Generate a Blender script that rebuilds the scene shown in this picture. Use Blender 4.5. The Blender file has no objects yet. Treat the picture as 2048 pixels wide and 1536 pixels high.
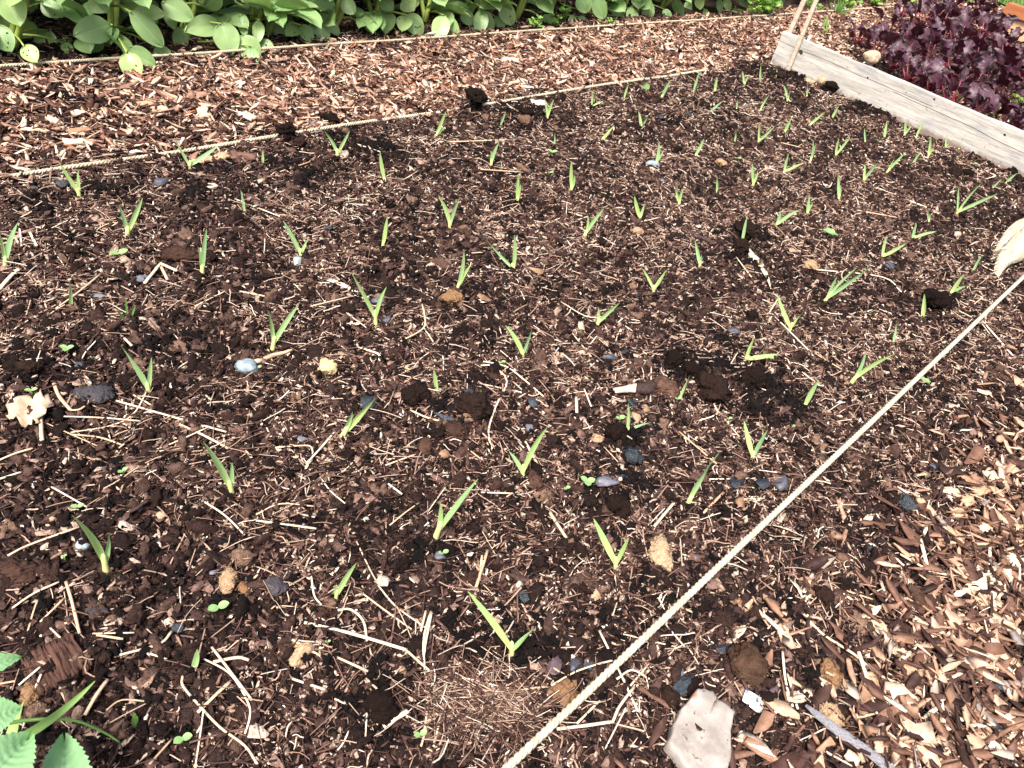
import bpy, math, random
import numpy as np
from mathutils import Vector
R=np.random.RandomState(7); random.seed(11)
C=bpy.context.scene.collection
PI=math.pi
# ------------------------------------------------------------------ camera
F=1580.; HC=.75
CM=np.array([[0.7005986943848681,0.33434037921100196,-0.6303792352665669],[-0.6850886185305667,0.5622148299289351,-0.4632149282653339],[0.19953709977369627,0.7563934134014008,0.6229397643246737]])
CP=np.array([0,0,HC])
def ray(px,py): return CM@np.array([px-1024,-(py-768),-F])
def gz(px,py,z=0.):
    d=ray(px,py); return CP+d*((z-HC)/d[2])
def on_y(px,py,y):
    d=ray(px,py); return CP+d*(y/d[1])
def on_x(px,py,x):
    d=ray(px,py); return CP+d*(x/d[0])
def proj(P):
    c=(np.asarray(P)-CP)@CM; w=np.maximum(-c[...,2],1e-3)
    ok=-c[...,2]>.05
    return np.where(ok,1024+F*c[...,0]/w,-9e3),np.where(ok,768-F*c[...,1]/w,-9e3)
def depth(P): return -float(((np.asarray(P)-CP)@CM)[2])
def m(P,px): return px*depth(P)/F          # size in metres of a length seen as px
# ------------------------------------------------------------------ noise
def hsh(i,j,s): 
    n=(i*374761393+j*668265263+s*982451653)&0x7fffffff
    n=((n^(n>>13))*1274126177)&0x7fffffff
    return ((n^(n>>16))&0xffff)/65535.
def vn(x,y,s=0):
    i=np.floor(x).astype(np.int64); j=np.floor(y).astype(np.int64); u=x-i; v=y-j
    u=u*u*u*(u*(u*6-15)+10); v=v*v*v*(v*(v*6-15)+10)
    return (hsh(i,j,s)*(1-u)+hsh(i+1,j,s)*u)*(1-v)+(hsh(i,j+1,s)*(1-u)+hsh(i+1,j+1,s)*u)*v
def fbm(x,y,s=0,o=3):
    t=0;a=.5
    for k in range(o): t=t+a*vn(x*2**k+k*17.3,y*2**k+k*9.1,s+k); a*=.5
    return t/(1-.5**o)
XP=2.95                         # face of the plank
# dark fresh compost heaps: px, py, radius px, height m
HEAPS=[(1480,775,95,.022),(1415,750,60,.012),(930,815,60,.018),(885,800,45,.012),(1060,232,55,.018),(940,222,26,.03),(735,300,60,.014),
(575,285,28,.022),(600,345,60,.01),(385,400,45,.012),(150,195,75,.012),(60,745,60,.012),(1350,250,45,.018),(1410,215,60,.01),(1640,225,35,.01),
(1590,170,40,.02),(1660,178,40,.02),(1720,195,50,.024),(1760,225,60,.022),(1870,350,40,.018),(1880,610,42,.02),(1500,470,32,.026),(1490,520,30,.014),
(1100,590,50,.012),(1020,415,40,.012),(960,690,30,.014),(1260,870,45,.014),(1230,960,50,.012),(120,130,120,.004),(1540,150,60,.016),
(1900,700,45,.01),(60,400,60,.012),(430,340,40,.014),(230,370,40,.01),(760,1420,50,.008),(1240,1010,36,.01),(1000,1270,60,.008),(1330,1210,70,.008),(1750,130,1,0),(1880,560,30,.018),(1700,180,40,.02),(1950,320,30,.01),(1440,690,40,.008),(900,1110,50,.006),(300,690,60,.006),(1580,1100,40,.006)]
HP=[]
for a,b,r,h in HEAPS:
    P=gz(a,b); HP.append((P[0],P[1],r*depth(P)/F*.85,h*.8))
def heapf(x,y):
    t=np.zeros_like(x); wx=(fbm(x*14,y*14,201,3)-.5)*.10; wy=(fbm(x*14,y*14,207,3)-.5)*.10; x=x+wx; y=y+wy
    for a,b,r,h in HP: t=np.maximum(t,np.exp(-(((x-a)**2+(y-b)**2)/(r*r))**1.3)*(.4+.6*min(1,h/.012) if h else 0))
    return t
def hgt(x,y):
    x=np.asarray(x,float); y=np.asarray(y,float)
    bed=1/(1+np.exp(-(y-.10)/.03))*1/(1+np.exp((y-1.40)/.02))*1/(1+np.exp((x-2.93)/.03))
    h=(fbm(x*4,y*4,1,2)-.5)*.010
    h=h+(fbm(x*22,y*22,3,2)-.5)*(.007+.007*bed)
    g=np.abs(fbm(x*62,y*62,9,3)-.5)*2
    h=h+(g-.35)*(.003+.004*bed)
    h=h+(vn(x*210,y*210,31)-.5)*.0022
    for a,b,r,hh in HP:
        if hh: h=h+hh*np.exp(-((x-a)**2+(y-b)**2)/(r*r))*(.6+.8*fbm(x*40,y*40,5,2))
    # soil drawn up to the back string edge
    h=h+.006*np.exp(-((y-1.395)/.03)**2)*(x<2.9)
    return h-.002
def G(px,py,lift=0.):
    P=gz(px,py)
    for _ in range(4): P=gz(px,py,float(hgt(P[0],P[1]))+lift)
    return P
def hz(x,y): return float(hgt(x,y))
# ------------------------------------------------------------------ object helpers
def mesh(name,V,faces=None,quads=None,tris=None,smooth=False,uv=None,col=None):
    me=bpy.data.meshes.new(name); V=np.asarray(V,np.float32).reshape(-1,3)
    if faces is not None:
        me.from_pydata(V.tolist(),[],faces)
    else:
        L=[];n=0;st=[]
        parts=[]
        if quads is not None and len(quads): parts.append((np.asarray(quads,np.int32),4))
        if tris is not None and len(tris): parts.append((np.asarray(tris,np.int32),3))
        idx=np.concatenate([p.ravel() for p,k in parts]); tot=np.concatenate([np.full(len(p),k,np.int32) for p,k in parts])
        start=np.concatenate([[0],np.cumsum(tot)[:-1]]).astype(np.int32)
        me.vertices.add(len(V)); me.vertices.foreach_set('co',V.ravel())
        me.loops.add(len(idx)); me.loops.foreach_set('vertex_index',idx)
        me.polygons.add(len(tot)); me.polygons.foreach_set('loop_start',start); me.polygons.foreach_set('loop_total',tot)
        me.update(calc_edges=True)
    if smooth: me.polygons.foreach_set('use_smooth',[True]*len(me.polygons))
    if uv is not None:
        l=me.uv_layers.new(name='UVMap'); vi=np.empty(len(me.loops),np.int32); me.loops.foreach_get('vertex_index',vi)
        l.data.foreach_set('uv',np.asarray(uv,np.float32)[vi].ravel())
    me.validate(); me.update()
    return me
def tag(o,label=None,cat=None,group=None,kind=None):
    if label: o['label']=label
    if cat: o['category']=cat
    if group: o['group']=group
    if kind: o['kind']=kind
    return o
def obj(name,me,mat,parent=None,loc=None):
    o=bpy.data.objects.new(name,me); C.objects.link(o)
    if mat is not None and not me.materials: me.materials.append(mat)
    if parent is not None: o.parent=parent
    elif loc is not None: o.location=loc
    return o
def empty(name,loc):
    o=bpy.data.objects.new(name,None); C.objects.link(o); o.location=[float(v) for v in loc]; o.empty_display_size=.02; return o
class B:
    """collects grids and solids (vertices, quads/tris, uvs) for ONE mesh"""
    def __init__(s): s.V=[];s.Q=[];s.T=[];s.U=[];s.n=0
    def add(s,V,Q=None,T=None,U=None):
        V=np.asarray(V,float).reshape(-1,3)
        if Q is not None and len(Q): s.Q.append(np.asarray(Q)+s.n)
        if T is not None and len(T): s.T.append(np.asarray(T)+s.n)
        s.V.append(V); s.U.append(np.zeros((len(V),2)) if U is None else np.asarray(U,float).reshape(-1,2)); s.n+=len(V)
    def mesh(s,name,o=(0,0,0),smooth=True):
        V=np.concatenate(s.V)-np.asarray(o,float)
        return mesh(name,V,quads=np.concatenate(s.Q) if s.Q else None,tris=np.concatenate(s.T) if s.T else None,smooth=smooth,uv=np.concatenate(s.U))
def gridq(nu,nv,wrap=False):
    q=[]
    for i in range(nu-1):
        for j in range(nv if wrap else nv-1):
            k=(j+1)%nv; q.append((i*nv+j,(i+1)*nv+j,(i+1)*nv+k,i*nv+k))
    return q
def nrm(v): v=np.asarray(v,float); return v/(np.linalg.norm(v)+1e-12)
def tube(b,pts,rad,n=6,flat=1.,cap=True,v0=0.,v1=1.,rough=0.):
    pts=np.asarray(pts,float); k=len(pts); rad=np.broadcast_to(rad,(k,))
    V=[];U=[]; ref=np.array([0,0,1.]); 
    t0=nrm(pts[-1]-pts[0]); 
    if abs(t0[2])>.9: ref=np.array([1.,0,0])
    for i in range(k):
        t=nrm(pts[min(i+1,k-1)]-pts[max(i-1,0)]); a=nrm(np.cross(ref,t)); c=np.cross(t,a)
        for j in range(n):
            th=2*PI*j/n; r=rad[i]*(1+rough*(R.rand()-.5))
            V.append(pts[i]+a*math.cos(th)*r+c*math.sin(th)*r*flat); U.append((j/n,v0+(v1-v0)*i/(k-1)))
    b.add(V,gridq(k,n,True),None,U)
    if cap:
        for e in (0,k-1):
            m0=b.n; b.add([pts[e]],None,None,[(0,v0 if e==0 else v1)])
            base=m0-k*n+(e*n) if e==0 else m0-1-n
            T=[(m0,base+j,base+(j+1)%n) for j in range(n)]
            if e!=0: T=[(a,c_,b_) for a,b_,c_ in T]
            b.T.append(np.array(T))
def smooth_path(P,n=4):
    P=np.asarray(P,float)
    if len(P)==2: return np.array([P[0]+(P[1]-P[0])*t for t in np.linspace(0,1,n+1)])
    out=[]
    Q=np.vstack([2*P[0]-P[1],P,2*P[-1]-P[-2]])
    for i in range(1,len(Q)-2):
        for t in np.linspace(0,1,n,endpoint=False):
            a,b_,c,d=Q[i-1],Q[i],Q[i+1],Q[i+2]
            out.append(.5*((2*b_)+(-a+c)*t+(2*a-5*b_+4*c-d)*t*t+(-a+3*b_-3*c+d)*t**3))
    out.append(P[-1]); return np.array(out)
# ------------------------------------------------------------------ materials
def ramp(nt,stops,fac,interp='LINEAR'):
    r=nt.nodes.new('ShaderNodeValToRGB'); e=r.color_ramp.elements; r.color_ramp.interpolation=interp
    while len(e)<len(stops): e.new(.5)
    for i,(p,c) in enumerate(stops): e[i].position=p; e[i].color=(*c,1)
    nt.links.new(fac,r.inputs[0]); return r.outputs[0]
def mixc(nt,a,b,fac,mode='MIX'):
    n=nt.nodes.new('ShaderNodeMix'); n.data_type='RGBA'; n.blend_type=mode
    for s,v in ((n.inputs[0],fac),(n.inputs[6],a),(n.inputs[7],b)):
        if hasattr(v,'links'): nt.links.new(v,s)
        elif isinstance(v,(tuple,list)): s.default_value=(*v[:3],1)
        else: s.default_value=v
    return n.outputs[2]
def math_(nt,op,a,b=None):
    n=nt.nodes.new('ShaderNodeMath'); n.operation=op
    for s,v in ((n.inputs[0],a),(n.inputs[1],b)):
        if v is None: continue
        if hasattr(v,'links'): nt.links.new(v,s)
        else: s.default_value=v
    return n.outputs[0]
def noise(nt,scale,detail=3,rough=.55,vec=None,out=0):
    n=nt.nodes.new('ShaderNodeTexNoise'); n.inputs['Scale'].default_value=scale; n.inputs['Detail'].default_value=detail; n.inputs['Roughness'].default_value=rough
    if vec is not None: nt.links.new(vec,n.inputs['Vector'])
    return n.outputs[out]
def coord(nt,k='Object',scale=None):
    t=nt.nodes.new('ShaderNodeTexCoord').outputs[k]
    if scale:
        mp=nt.nodes.new('ShaderNodeMapping'); mp.inputs['Scale'].default_value=scale; nt.links.new(t,mp.inputs[0]); return mp.outputs[0]
    return t
def newmat(name,rough=.8,spec=.3):
    mt=bpy.data.materials.new(name); mt.use_nodes=True; nt=mt.node_tree; p=nt.nodes['Principled BSDF']
    p.inputs['Roughness'].default_value=rough; p.inputs['Specular IOR Level'].default_value=spec
    return mt,nt,p
def bump(nt,p,h,dist=.001,st=.6):
    b=nt.nodes.new('ShaderNodeBump'); b.inputs['Strength'].default_value=st; b.inputs['Distance'].default_value=dist
    nt.links.new(h,b.inputs['Height']); nt.links.new(b.outputs[0],p.inputs['Normal'])
def island(nt):
    return nt.nodes.new('ShaderNodeNewGeometry').outputs['Random Per Island']
def isl_mat(name,stops,rough=.8,spec=.3,nscale=160,nmix=.45,dark=(.35,.28,.24),bscale=400,bd=.0006,st=.6):
    mt,nt,p=newmat(name,rough,spec)
    c=ramp(nt,stops,island(nt),'LINEAR')
    n=noise(nt,nscale,4,.6,coord(nt))
    r=ramp(nt,[(.35,(1,1,1)),(.7,dark)],n)
    c=mixc(nt,c,r,nmix,'MULTIPLY')
    nt.links.new(c,p.inputs['Base Color'])
    bump(nt,p,noise(nt,bscale,3,.6,coord(nt)),bd,st)
    return mt
def obj_mat(name,stops,rough=.8,spec=.3,nscale=120,stretch=None,dark=(.3,.25,.22),nmix=.6,bd=.0015,bs=None,lo=.38,hi=.68,st=.7):
    """colour chosen per object, grain from object space"""
    mt,nt,p=newmat(name,rough,spec)
    oi=nt.nodes.new('ShaderNodeObjectInfo').outputs['Random']
    c=ramp(nt,stops,oi); n=noise(nt,nscale,5,.65,coord(nt,'Object',stretch))
    c=mixc(nt,c,ramp(nt,[(lo,(1,1,1)),(hi,dark)],n),nmix,'MULTIPLY')
    nt.links.new(c,p.inputs['Base Color']); bump(nt,p,noise(nt,bs or nscale*1.7,4,.65,coord(nt,'Object',stretch)),bd,st)
    return mt
def leaf_mat(name,cols,vein=(.3,.4,.2),rough=.45,spec=.4,trans=.25,tcol=(.3,.5,.08),veins=8,vmix=.5,nscale=30,side=True):
    mt,nt,p=newmat(name,rough,spec)
    g=nt.nodes.new('ShaderNodeNewGeometry'); c=ramp(nt,cols,g.outputs['Random Per Island'])
    n=noise(nt,nscale,3,.6,coord(nt))
    c=mixc(nt,c,ramp(nt,[(.35,(.72,.78,.70)),(.7,(1.15,1.12,1.05))],n),.8,'MULTIPLY')
    uv=nt.nodes.new('ShaderNodeSeparateXYZ'); nt.links.new(coord(nt,'UV'),uv.inputs[0])
    ax=math_(nt,'ABSOLUTE',math_(nt,'SUBTRACT',uv.outputs[0],.5))
    mid=math_(nt,'LESS_THAN',ax,.022)
    h=mid
    if side:
        s=math_(nt,'FRACT',math_(nt,'SUBTRACT',math_(nt,'MULTIPLY',uv.outputs[1],float(veins)),math_(nt,'MULTIPLY',ax,veins*1.1)))
        sv=math_(nt,'MULTIPLY',math_(nt,'LESS_THAN',s,.10),.45); h=math_(nt,'MAXIMUM',mid,sv)
    c=mixc(nt,c,vein,math_(nt,'MULTIPLY',h,vmix))
    nt.links.new(c,p.inputs['Base Color'])
    bump(nt,p,math_(nt,'ADD',h,noise(nt,nscale*8,2,.5,coord(nt))),.0008,.35)
    t=nt.nodes.new('ShaderNodeBsdfTranslucent'); nt.links.new(mixc(nt,c,tcol,.6),t.inputs[0])
    ms=nt.nodes.new('ShaderNodeMixShader'); ms.inputs[0].default_value=trans
    nt.links.new(p.outputs[0],ms.inputs[1]); nt.links.new(t.outputs[0],ms.inputs[2])
    nt.links.new(ms.outputs[0],nt.nodes['Material Output'].inputs[0])
    return mt
M={}
# soil
mt,nt,p=newmat('soil',.85,.25)
co=coord(nt)
c=ramp(nt,[(.3,(.013,.007,.006)),(.5,(.028,.014,.011)),(.62,(.055,.028,.021)),(.74,(.11,.062,.045))],noise(nt,150,6,.7,co))
c=mixc(nt,c,ramp(nt,[(.35,(.45,.42,.42)),(.65,(1.3,1.2,1.15))],noise(nt,9,4,.6,co)),.8,'MULTIPLY')
sp=noise(nt,420,2,.5,co); c=mixc(nt,c,(.26,.15,.085),ramp(nt,[(.64,(0,0,0)),(.70,(1,1,1))],sp))
nt.links.new(c,p.inputs['Base Color']); bump(nt,p,noise(nt,260,6,.75,co),.004,.9); M['soil']=mt
M['crumb']=isl_mat('soil crumb',[(0,(.009,.0048,.0042)),(.5,(.019,.0098,.008)),(.8,(.042,.022,.018)),(.95,(.085,.048,.038)),(1,(.15,.09,.07))],.9,.2,420,.8,(.25,.22,.2),700,.004,1.)
M['black']=isl_mat('fresh compost',[(0,(.004,.0022,.002)),(.7,(.009,.0048,.004)),(1,(.020,.010,.008))],.9,.2,400,.7,(.3,.25,.22),650,.005,1.)
M['litter']=isl_mat('plant litter',[(0,(.03,.014,.011)),(.3,(.075,.036,.028)),(.55,(.19,.105,.078)),(.75,(.42,.28,.205)),(.9,(.66,.51,.39)),(1,(.84,.74,.62))],.75,.25,300,.5)
M['flake']=isl_mat('bark flake',[(0,(.018,.009,.008)),(.35,(.050,.025,.021)),(.62,(.115,.062,.052)),(.82,(.24,.145,.115)),(.93,(.46,.32,.24)),(1,(.72,.58,.46))],.85,.25,260,.85,(.25,.2,.18),500,.002,.9)
M['smallclod']=isl_mat('small clod',[(0,(.014,.008,.007)),(.4,(.032,.017,.014)),(.7,(.070,.038,.031)),(.9,(.15,.09,.07)),(1,(.30,.19,.13))],.95,.15,200,.85,(.3,.25,.22),500,.004,1.)
M['chips']=isl_mat('wood chips',[(0,(.025,.010,.007)),(.2,(.08,.032,.020)),(.42,(.22,.11,.078)),(.64,(.44,.27,.19)),(.84,(.68,.50,.37)),(.96,(.88,.74,.60)),(.98,(.55,.18,.07)),(1,(.18,.16,.17))],.7,.3,130,.6,(.42,.3,.22))
M['chipsnear']=isl_mat('orange wood chips',[(0,(.022,.010,.008)),(.2,(.065,.030,.022)),(.52,(.19,.10,.068)),(.72,(.39,.235,.155)),(.88,(.62,.43,.30)),(.97,(.84,.70,.54)),(1,(.20,.18,.18))],.7,.3,110,.65,(.40,.27,.19))
M['chip1']=obj_mat('loose wood chip',[(0,(.34,.19,.11)),(.3,(.56,.37,.23)),(.7,(.76,.58,.42)),(1,(.86,.74,.58))],.7,.3,60,(1,6,3),(.40,.28,.2),.7,.0015)
M['barkchunk']=obj_mat('bark chunk',[(0,(.11,.05,.035)),(1,(.22,.12,.085))],.85,.3,45,(1,7,3),(.12,.08,.07),.9,.004)
M['straw']=obj_mat('dry straw',[(0,(.50,.35,.22)),(.4,(.68,.52,.36)),(.85,(.82,.70,.54)),(1,(.58,.34,.20))],.6,.35,90,None,(.6,.5,.42),.4,.0005)
M['clod']=obj_mat('dark clod',[(0,(.008,.0045,.0035)),(.6,(.015,.008,.006)),(1,(.030,.016,.012))],.95,.12,130,None,(.4,.35,.35),.6,.004,260)
M['brownclod']=obj_mat('brown clod',[(0,(.05,.024,.016)),(.5,(.10,.052,.036)),(1,(.17,.10,.070))],.9,.2,110,None,(.25,.2,.18),.8,.003,240)
M['slateclod']=obj_mat('slate grey clod',[(0,(.045,.038,.044)),(1,(.075,.060,.066))],.7,.5,150,None,(.3,.3,.32),.8,.003,260)
M['fibre']=obj_mat('tan fibre clump',[(0,(.28,.16,.085)),(.5,(.46,.31,.19)),(1,(.58,.42,.27))],.95,.1,90,(1,5,2),(.42,.32,.24),.8,.003,220)
M['cream']=obj_mat('cream fibre clump',[(0,(.62,.46,.24)),(1,(.70,.54,.30))],.95,.1,90,None,(.6,.5,.35),.6,.003,200)
M['charcoal']=obj_mat('charcoal',[(0,(.012,.018,.026)),(.6,(.022,.034,.048)),(1,(.045,.065,.085))],.38,.8,60,(1,9,2),(.3,.3,.35),.7,.003,120)
M['bluestone']=obj_mat('pale blue stone',[(0,(.24,.30,.33)),(1,(.44,.50,.50))],.6,.4,60,None,(.35,.38,.42),.9,.002,160)
M['darkstone']=obj_mat('blue grey pebble',[(0,(.06,.065,.085)),(1,(.15,.15,.18))],.5,.5,90,None,(.5,.5,.5),.5,.0015,200)
M['pebble']=obj_mat('pale pebble',[(0,(.26,.15,.09)),(.5,(.44,.30,.19)),(1,(.66,.54,.40))],.8,.3,60,None,(.32,.25,.2),.8,.0015,160)
M['mauve']=obj_mat('mauve slate',[(0,(.085,.055,.065)),(1,(.12,.08,.09))],.5,.5,60,None,(.5,.5,.5),.6,.001,140)
M['red']=obj_mat('red stone',[(0,(.35,.06,.05)),(1,(.45,.10,.08))],.4,.6,60,None,(1.7,2.2,2.2),.8,.001,160)
M['rope']=obj_mat('twisted sisal rope',[(0,(.56,.50,.37)),(1,(.62,.56,.43))],.9,.1,90,None,(.6,.5,.38),.7,.0006,900)
M['cork']=obj_mat('dry leaf',[(0,(.52,.36,.25)),(1,(.66,.50,.36))],.7,.25,90,None,(.5,.38,.3),.6,.001,60)
M['garlic']=None
def garlic_mat():
    mt,nt,p=newmat('garlic leaf',.42,.45)
    uv=nt.nodes.new('ShaderNodeSeparateXYZ'); nt.links.new(coord(nt,'UV'),uv.inputs[0])
    oi=nt.nodes.new('ShaderNodeObjectInfo').outputs['Random']
    c=ramp(nt,[(0,(.72,.74,.30)),(.10,(.60,.74,.26)),(.3,(.46,.64,.27)),(.75,(.36,.55,.24)),(1,(.32,.50,.20))],uv.outputs[1])
    c=mixc(nt,c,ramp(nt,[(0,(.72,.85,1.0)),(.5,(1,1,1)),(1,(1.15,1.08,.85))],oi),.9,'MULTIPLY')
    ax=math_(nt,'ABSOLUTE',math_(nt,'SUBTRACT',uv.outputs[0],.5))
    st=math_(nt,'GREATER_THAN',math_(nt,'SINE',math_(nt,'MULTIPLY',uv.outputs[0],70.)),.4)
    c=mixc(nt,c,(.40,.58,.22),math_(nt,'MULTIPLY',st,.22))
    nt.links.new(c,p.inputs['Base Color'])
    t=nt.nodes.new('ShaderNodeBsdfTranslucent'); nt.links.new(mixc(nt,c,(.45,.7,.08),.4),t.inputs[0])
    ms=nt.nodes.new('ShaderNodeMixShader'); ms.inputs[0].default_value=.3
    nt.links.new(p.outputs[0],ms.inputs[1]); nt.links.new(t.outputs[0],ms.inputs[2]); nt.links.new(ms.outputs[0],nt.nodes['Material Output'].inputs[0])
    return mt
M['garlic']=garlic_mat()
mt,nt,p=newmat('garlic sheath',.45,.4)
uv=nt.nodes.new('ShaderNodeSeparateXYZ'); nt.links.new(coord(nt,'UV'),uv.inputs[0])
nt.links.new(ramp(nt,[(0,(.66,.52,.32)),(.2,(.68,.68,.30)),(.6,(.60,.72,.26)),(1,(.52,.70,.25))],uv.outputs[1]),p.inputs['Base Color']); M['sheath']=mt
M['bean']=leaf_mat('broad bean leaf',[(0,(.17,.29,.10)),(.4,(.24,.38,.15)),(.8,(.32,.47,.20)),(1,(.40,.54,.20))],(.45,.58,.36),.40,.5,.22,(.28,.5,.07),7,.35,18)
M['beanstem']=obj_mat('bean stem',[(0,(.30,.40,.08)),(1,(.42,.50,.12))],.5,.4,30,None,(.6,.55,.4),.5,.0005)
M['weed']=leaf_mat('bright weed leaf',[(0,(.16,.32,.06)),(.5,(.25,.44,.09)),(1,(.36,.55,.15))],(.5,.65,.3),.5,.35,.3,(.45,.7,.1),4,.3,60,False)
M['seed']=leaf_mat('seedling leaf',[(0,(.24,.44,.16)),(1,(.38,.56,.26))],(.5,.65,.4),.5,.35,.3,(.45,.7,.15),4,.3,60,False)
M['herb']=leaf_mat('crinkled herb leaf',[(0,(.21,.40,.20)),(1,(.27,.46,.24))],(.16,.32,.15),.5,.4,.22,(.3,.6,.15),9,.6,60)
M['kale']=leaf_mat('purple kale leaf',[(0,(.016,.005,.009)),(.4,(.035,.010,.017)),(.62,(.06,.020,.034)),(.78,(.10,.06,.085)),(.9,(.20,.19,.24)),(.96,(.13,.16,.12)),(1,(.14,.14,.05))],(.22,.05,.08),.42,.35,.10,(.3,.02,.06),6,.6,40)
M['kalestem']=obj_mat('crimson stalk',[(0,(.12,.012,.022)),(1,(.22,.03,.05))],.4,.5,40,None,(.5,.4,.4),.5,.0005)
M['grass']=obj_mat('grass blade',[(0,(.10,.22,.05)),(1,(.20,.32,.08))],.5,.4,20,None,(.7,.7,.6),.4,.0002)

# ------------------------------------------------------------------ ground sheet
def axis(a,b,fine,far,grow=1.18):
    mid=list(np.arange(a,b,fine))if not callable(fine) else []
    if callable(fine):
        x=a
        while x<b: mid.append(x); x+=fine(x)
    lo=[mid[0]];s=mid[1]-mid[0]
    while lo[-1]>-far: s*=grow; lo.append(lo[-1]-s)
    hi=[mid[-1]];s=mid[-1]-mid[-2]
    while hi[-1]<far: s*=grow; hi.append(hi[-1]+s)
    return np.array(lo[:0:-1]+mid+hi[1:])
xs=axis(.0,3.3,lambda x:.0032+.0022*max(x,0),90)
ys=axis(-.30,2.1,.0042,90)
X,Y=np.meshgrid(xs,ys,indexing='ij'); Z=hgt(X,Y)
far=np.clip((np.abs(X)+np.abs(Y)-9)/4,0,1); Z=Z*(1-far)
nx,ny=len(xs),len(ys); I=np.arange(nx*ny).reshape(nx,ny)
Q=np.stack([I[:-1,:-1],I[1:,:-1],I[1:,1:],I[:-1,1:]],-1).reshape(-1,4)
g=obj('ground',mesh('ground',np.stack([X,Y,Z],-1).reshape(-1,3),quads=Q,smooth=True),M['soil']); tag(g,kind='structure')
print('ground verts',nx*ny)

# ------------------------------------------------------------------ scatter of uncountable litter
def proto_chip(bend=.15,rag=.25,sec=4):
    """a split of wood: ragged outline, sharp ends, thin"""
    xsn=np.linspace(-.5,.5,sec); V=[]; pt=R.rand(); wl=.25+.75*R.rand(sec); wr=.25+.75*R.rand(sec)
    if pt<.45: wl[0]*=.15; wr[0]*=.2
    if pt<.2 or pt>.8: wl[-1]*=.2; wr[-1]*=.15
    sk=(R.rand(sec)-.5)*rag*.9
    for i,x in enumerate(xsn):
        cz=bend*(R.rand()-.5)*1.6; tz=.5*(.45+.55*R.rand())
        for sx,sz,ww in ((-1,-1,wl[i]),(1,-1,wr[i]),(1,1,wr[i]),(-1,1,wl[i])):
            V.append((x+rag*(R.rand()-.5)*.45,sx*ww*.5+sk[i]+(R.rand()-.5)*rag*.25,sz*tz+cz+(R.rand()-.5)*.2))
    q=gridq(sec,4,True); n=(sec-1)*4
    q+= [(3,2,1,0),(n,n+1,n+2,n+3)]
    return np.array(V),np.array(q),None
def proto_fibre(sec=5):
    V=[];a=R.rand()**3*.4;ph=R.rand()*6;kk=R.rand()*2.2
    for i in range(sec):
        x=i/(sec-1)-.5; cy=(a*math.sin(x*4+ph)+ (kk-1.1)*.0*x); cz=.05*math.cos(x*5+ph*2)
        for j in range(3):
            th=2*PI*j/3; V.append((x,cy+.5*math.cos(th)*.1,cz+.5*math.sin(th)*.1))
    return np.array(V),np.array(gridq(sec,3,True)),None
t=(1+5**.5)/2
ICO=np.array([(-1,t,0),(1,t,0),(-1,-t,0),(1,-t,0),(0,-1,t),(0,1,t),(0,-1,-t),(0,1,-t),(t,0,-1),(t,0,1),(-t,0,-1),(-t,0,1)])/math.sqrt(1+t*t)
ICT=np.array([(0,11,5),(0,5,1),(0,1,7),(0,7,10),(0,10,11),(1,5,9),(5,11,4),(11,10,2),(10,7,6),(7,1,8),(3,9,4),(3,4,2),(3,2,6),(3,6,8),(3,8,9),(4,9,5),(2,4,11),(6,2,10),(8,6,7),(9,8,1)])
def subdiv(V,T,k):
    V=[tuple(v) for v in V]; T=[tuple(x) for x in T]
    for _ in range(k):
        c={};N=[]
        def mid(a,b):
            key=(min(a,b),max(a,b))
            if key not in c:
                v=nrm(np.array(V[a])+np.array(V[b])); V.append(tuple(v)); c[key]=len(V)-1
            return c[key]
        for a,b_,d in T:
            ab,bd,da=mid(a,b_),mid(b_,d),mid(d,a); N+=[(a,ab,da),(b_,bd,ab),(d,da,bd),(ab,bd,da)]
        T=N
    return np.array(V),np.array(T)
SPH={k:subdiv(ICO,ICT,k) for k in (0,1,2,3,4)}
def proto_crumb(k=1,j=.42):
    V,T=SPH[k]; lo=1+.5*(R.rand(12)-.5); V=V*(1+j*(R.rand(len(V),1)-.5)*2)*.5; V=V*(1+.45*np.sin(V@R.randn(3,1)*7+R.rand()*6)); V=V*np.array([1,.8+.3*R.rand(),.7+.3*R.rand()]); return V,None,T
def proto_flake():
    n=9; V=[]; r=.22+.36*R.rand(n); bz=(R.rand(n)-.5)*.3
    for s in (-1,1):
        for j in range(n): th=2*PI*j/n; V.append((r[j]*math.cos(th),r[j]*math.sin(th)*.8,bz[j]+s*.06))
    V+= [(0,0,-.06),(0,0,.08)]
    T=[];q=[]
    for j in range(n):
        k=(j+1)%n; q.append((j,k,n+k,n+j)); T.append((2*n,k,j)); T.append((2*n+1,n+j,n+k))
    return np.array(V),np.array(q),np.array(T)
def euler_m(rz,ax,ay):
    c,s=np.cos(rz),np.sin(rz); n=len(rz); Z_=np.zeros((n,3,3)); Z_[:,0,0]=c;Z_[:,0,1]=-s;Z_[:,1,0]=s;Z_[:,1,1]=c;Z_[:,2,2]=1
    c,s=np.cos(ax),np.sin(ax); A=np.zeros((n,3,3)); A[:,0,0]=1;A[:,1,1]=c;A[:,1,2]=-s;A[:,2,1]=s;A[:,2,2]=c
    c,s=np.cos(ay),np.sin(ay); Y_=np.zeros((n,3,3)); Y_[:,1,1]=1;Y_[:,0,0]=c;Y_[:,0,2]=s;Y_[:,2,0]=-s;Y_[:,2,2]=c
    return Z_@Y_@A
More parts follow.
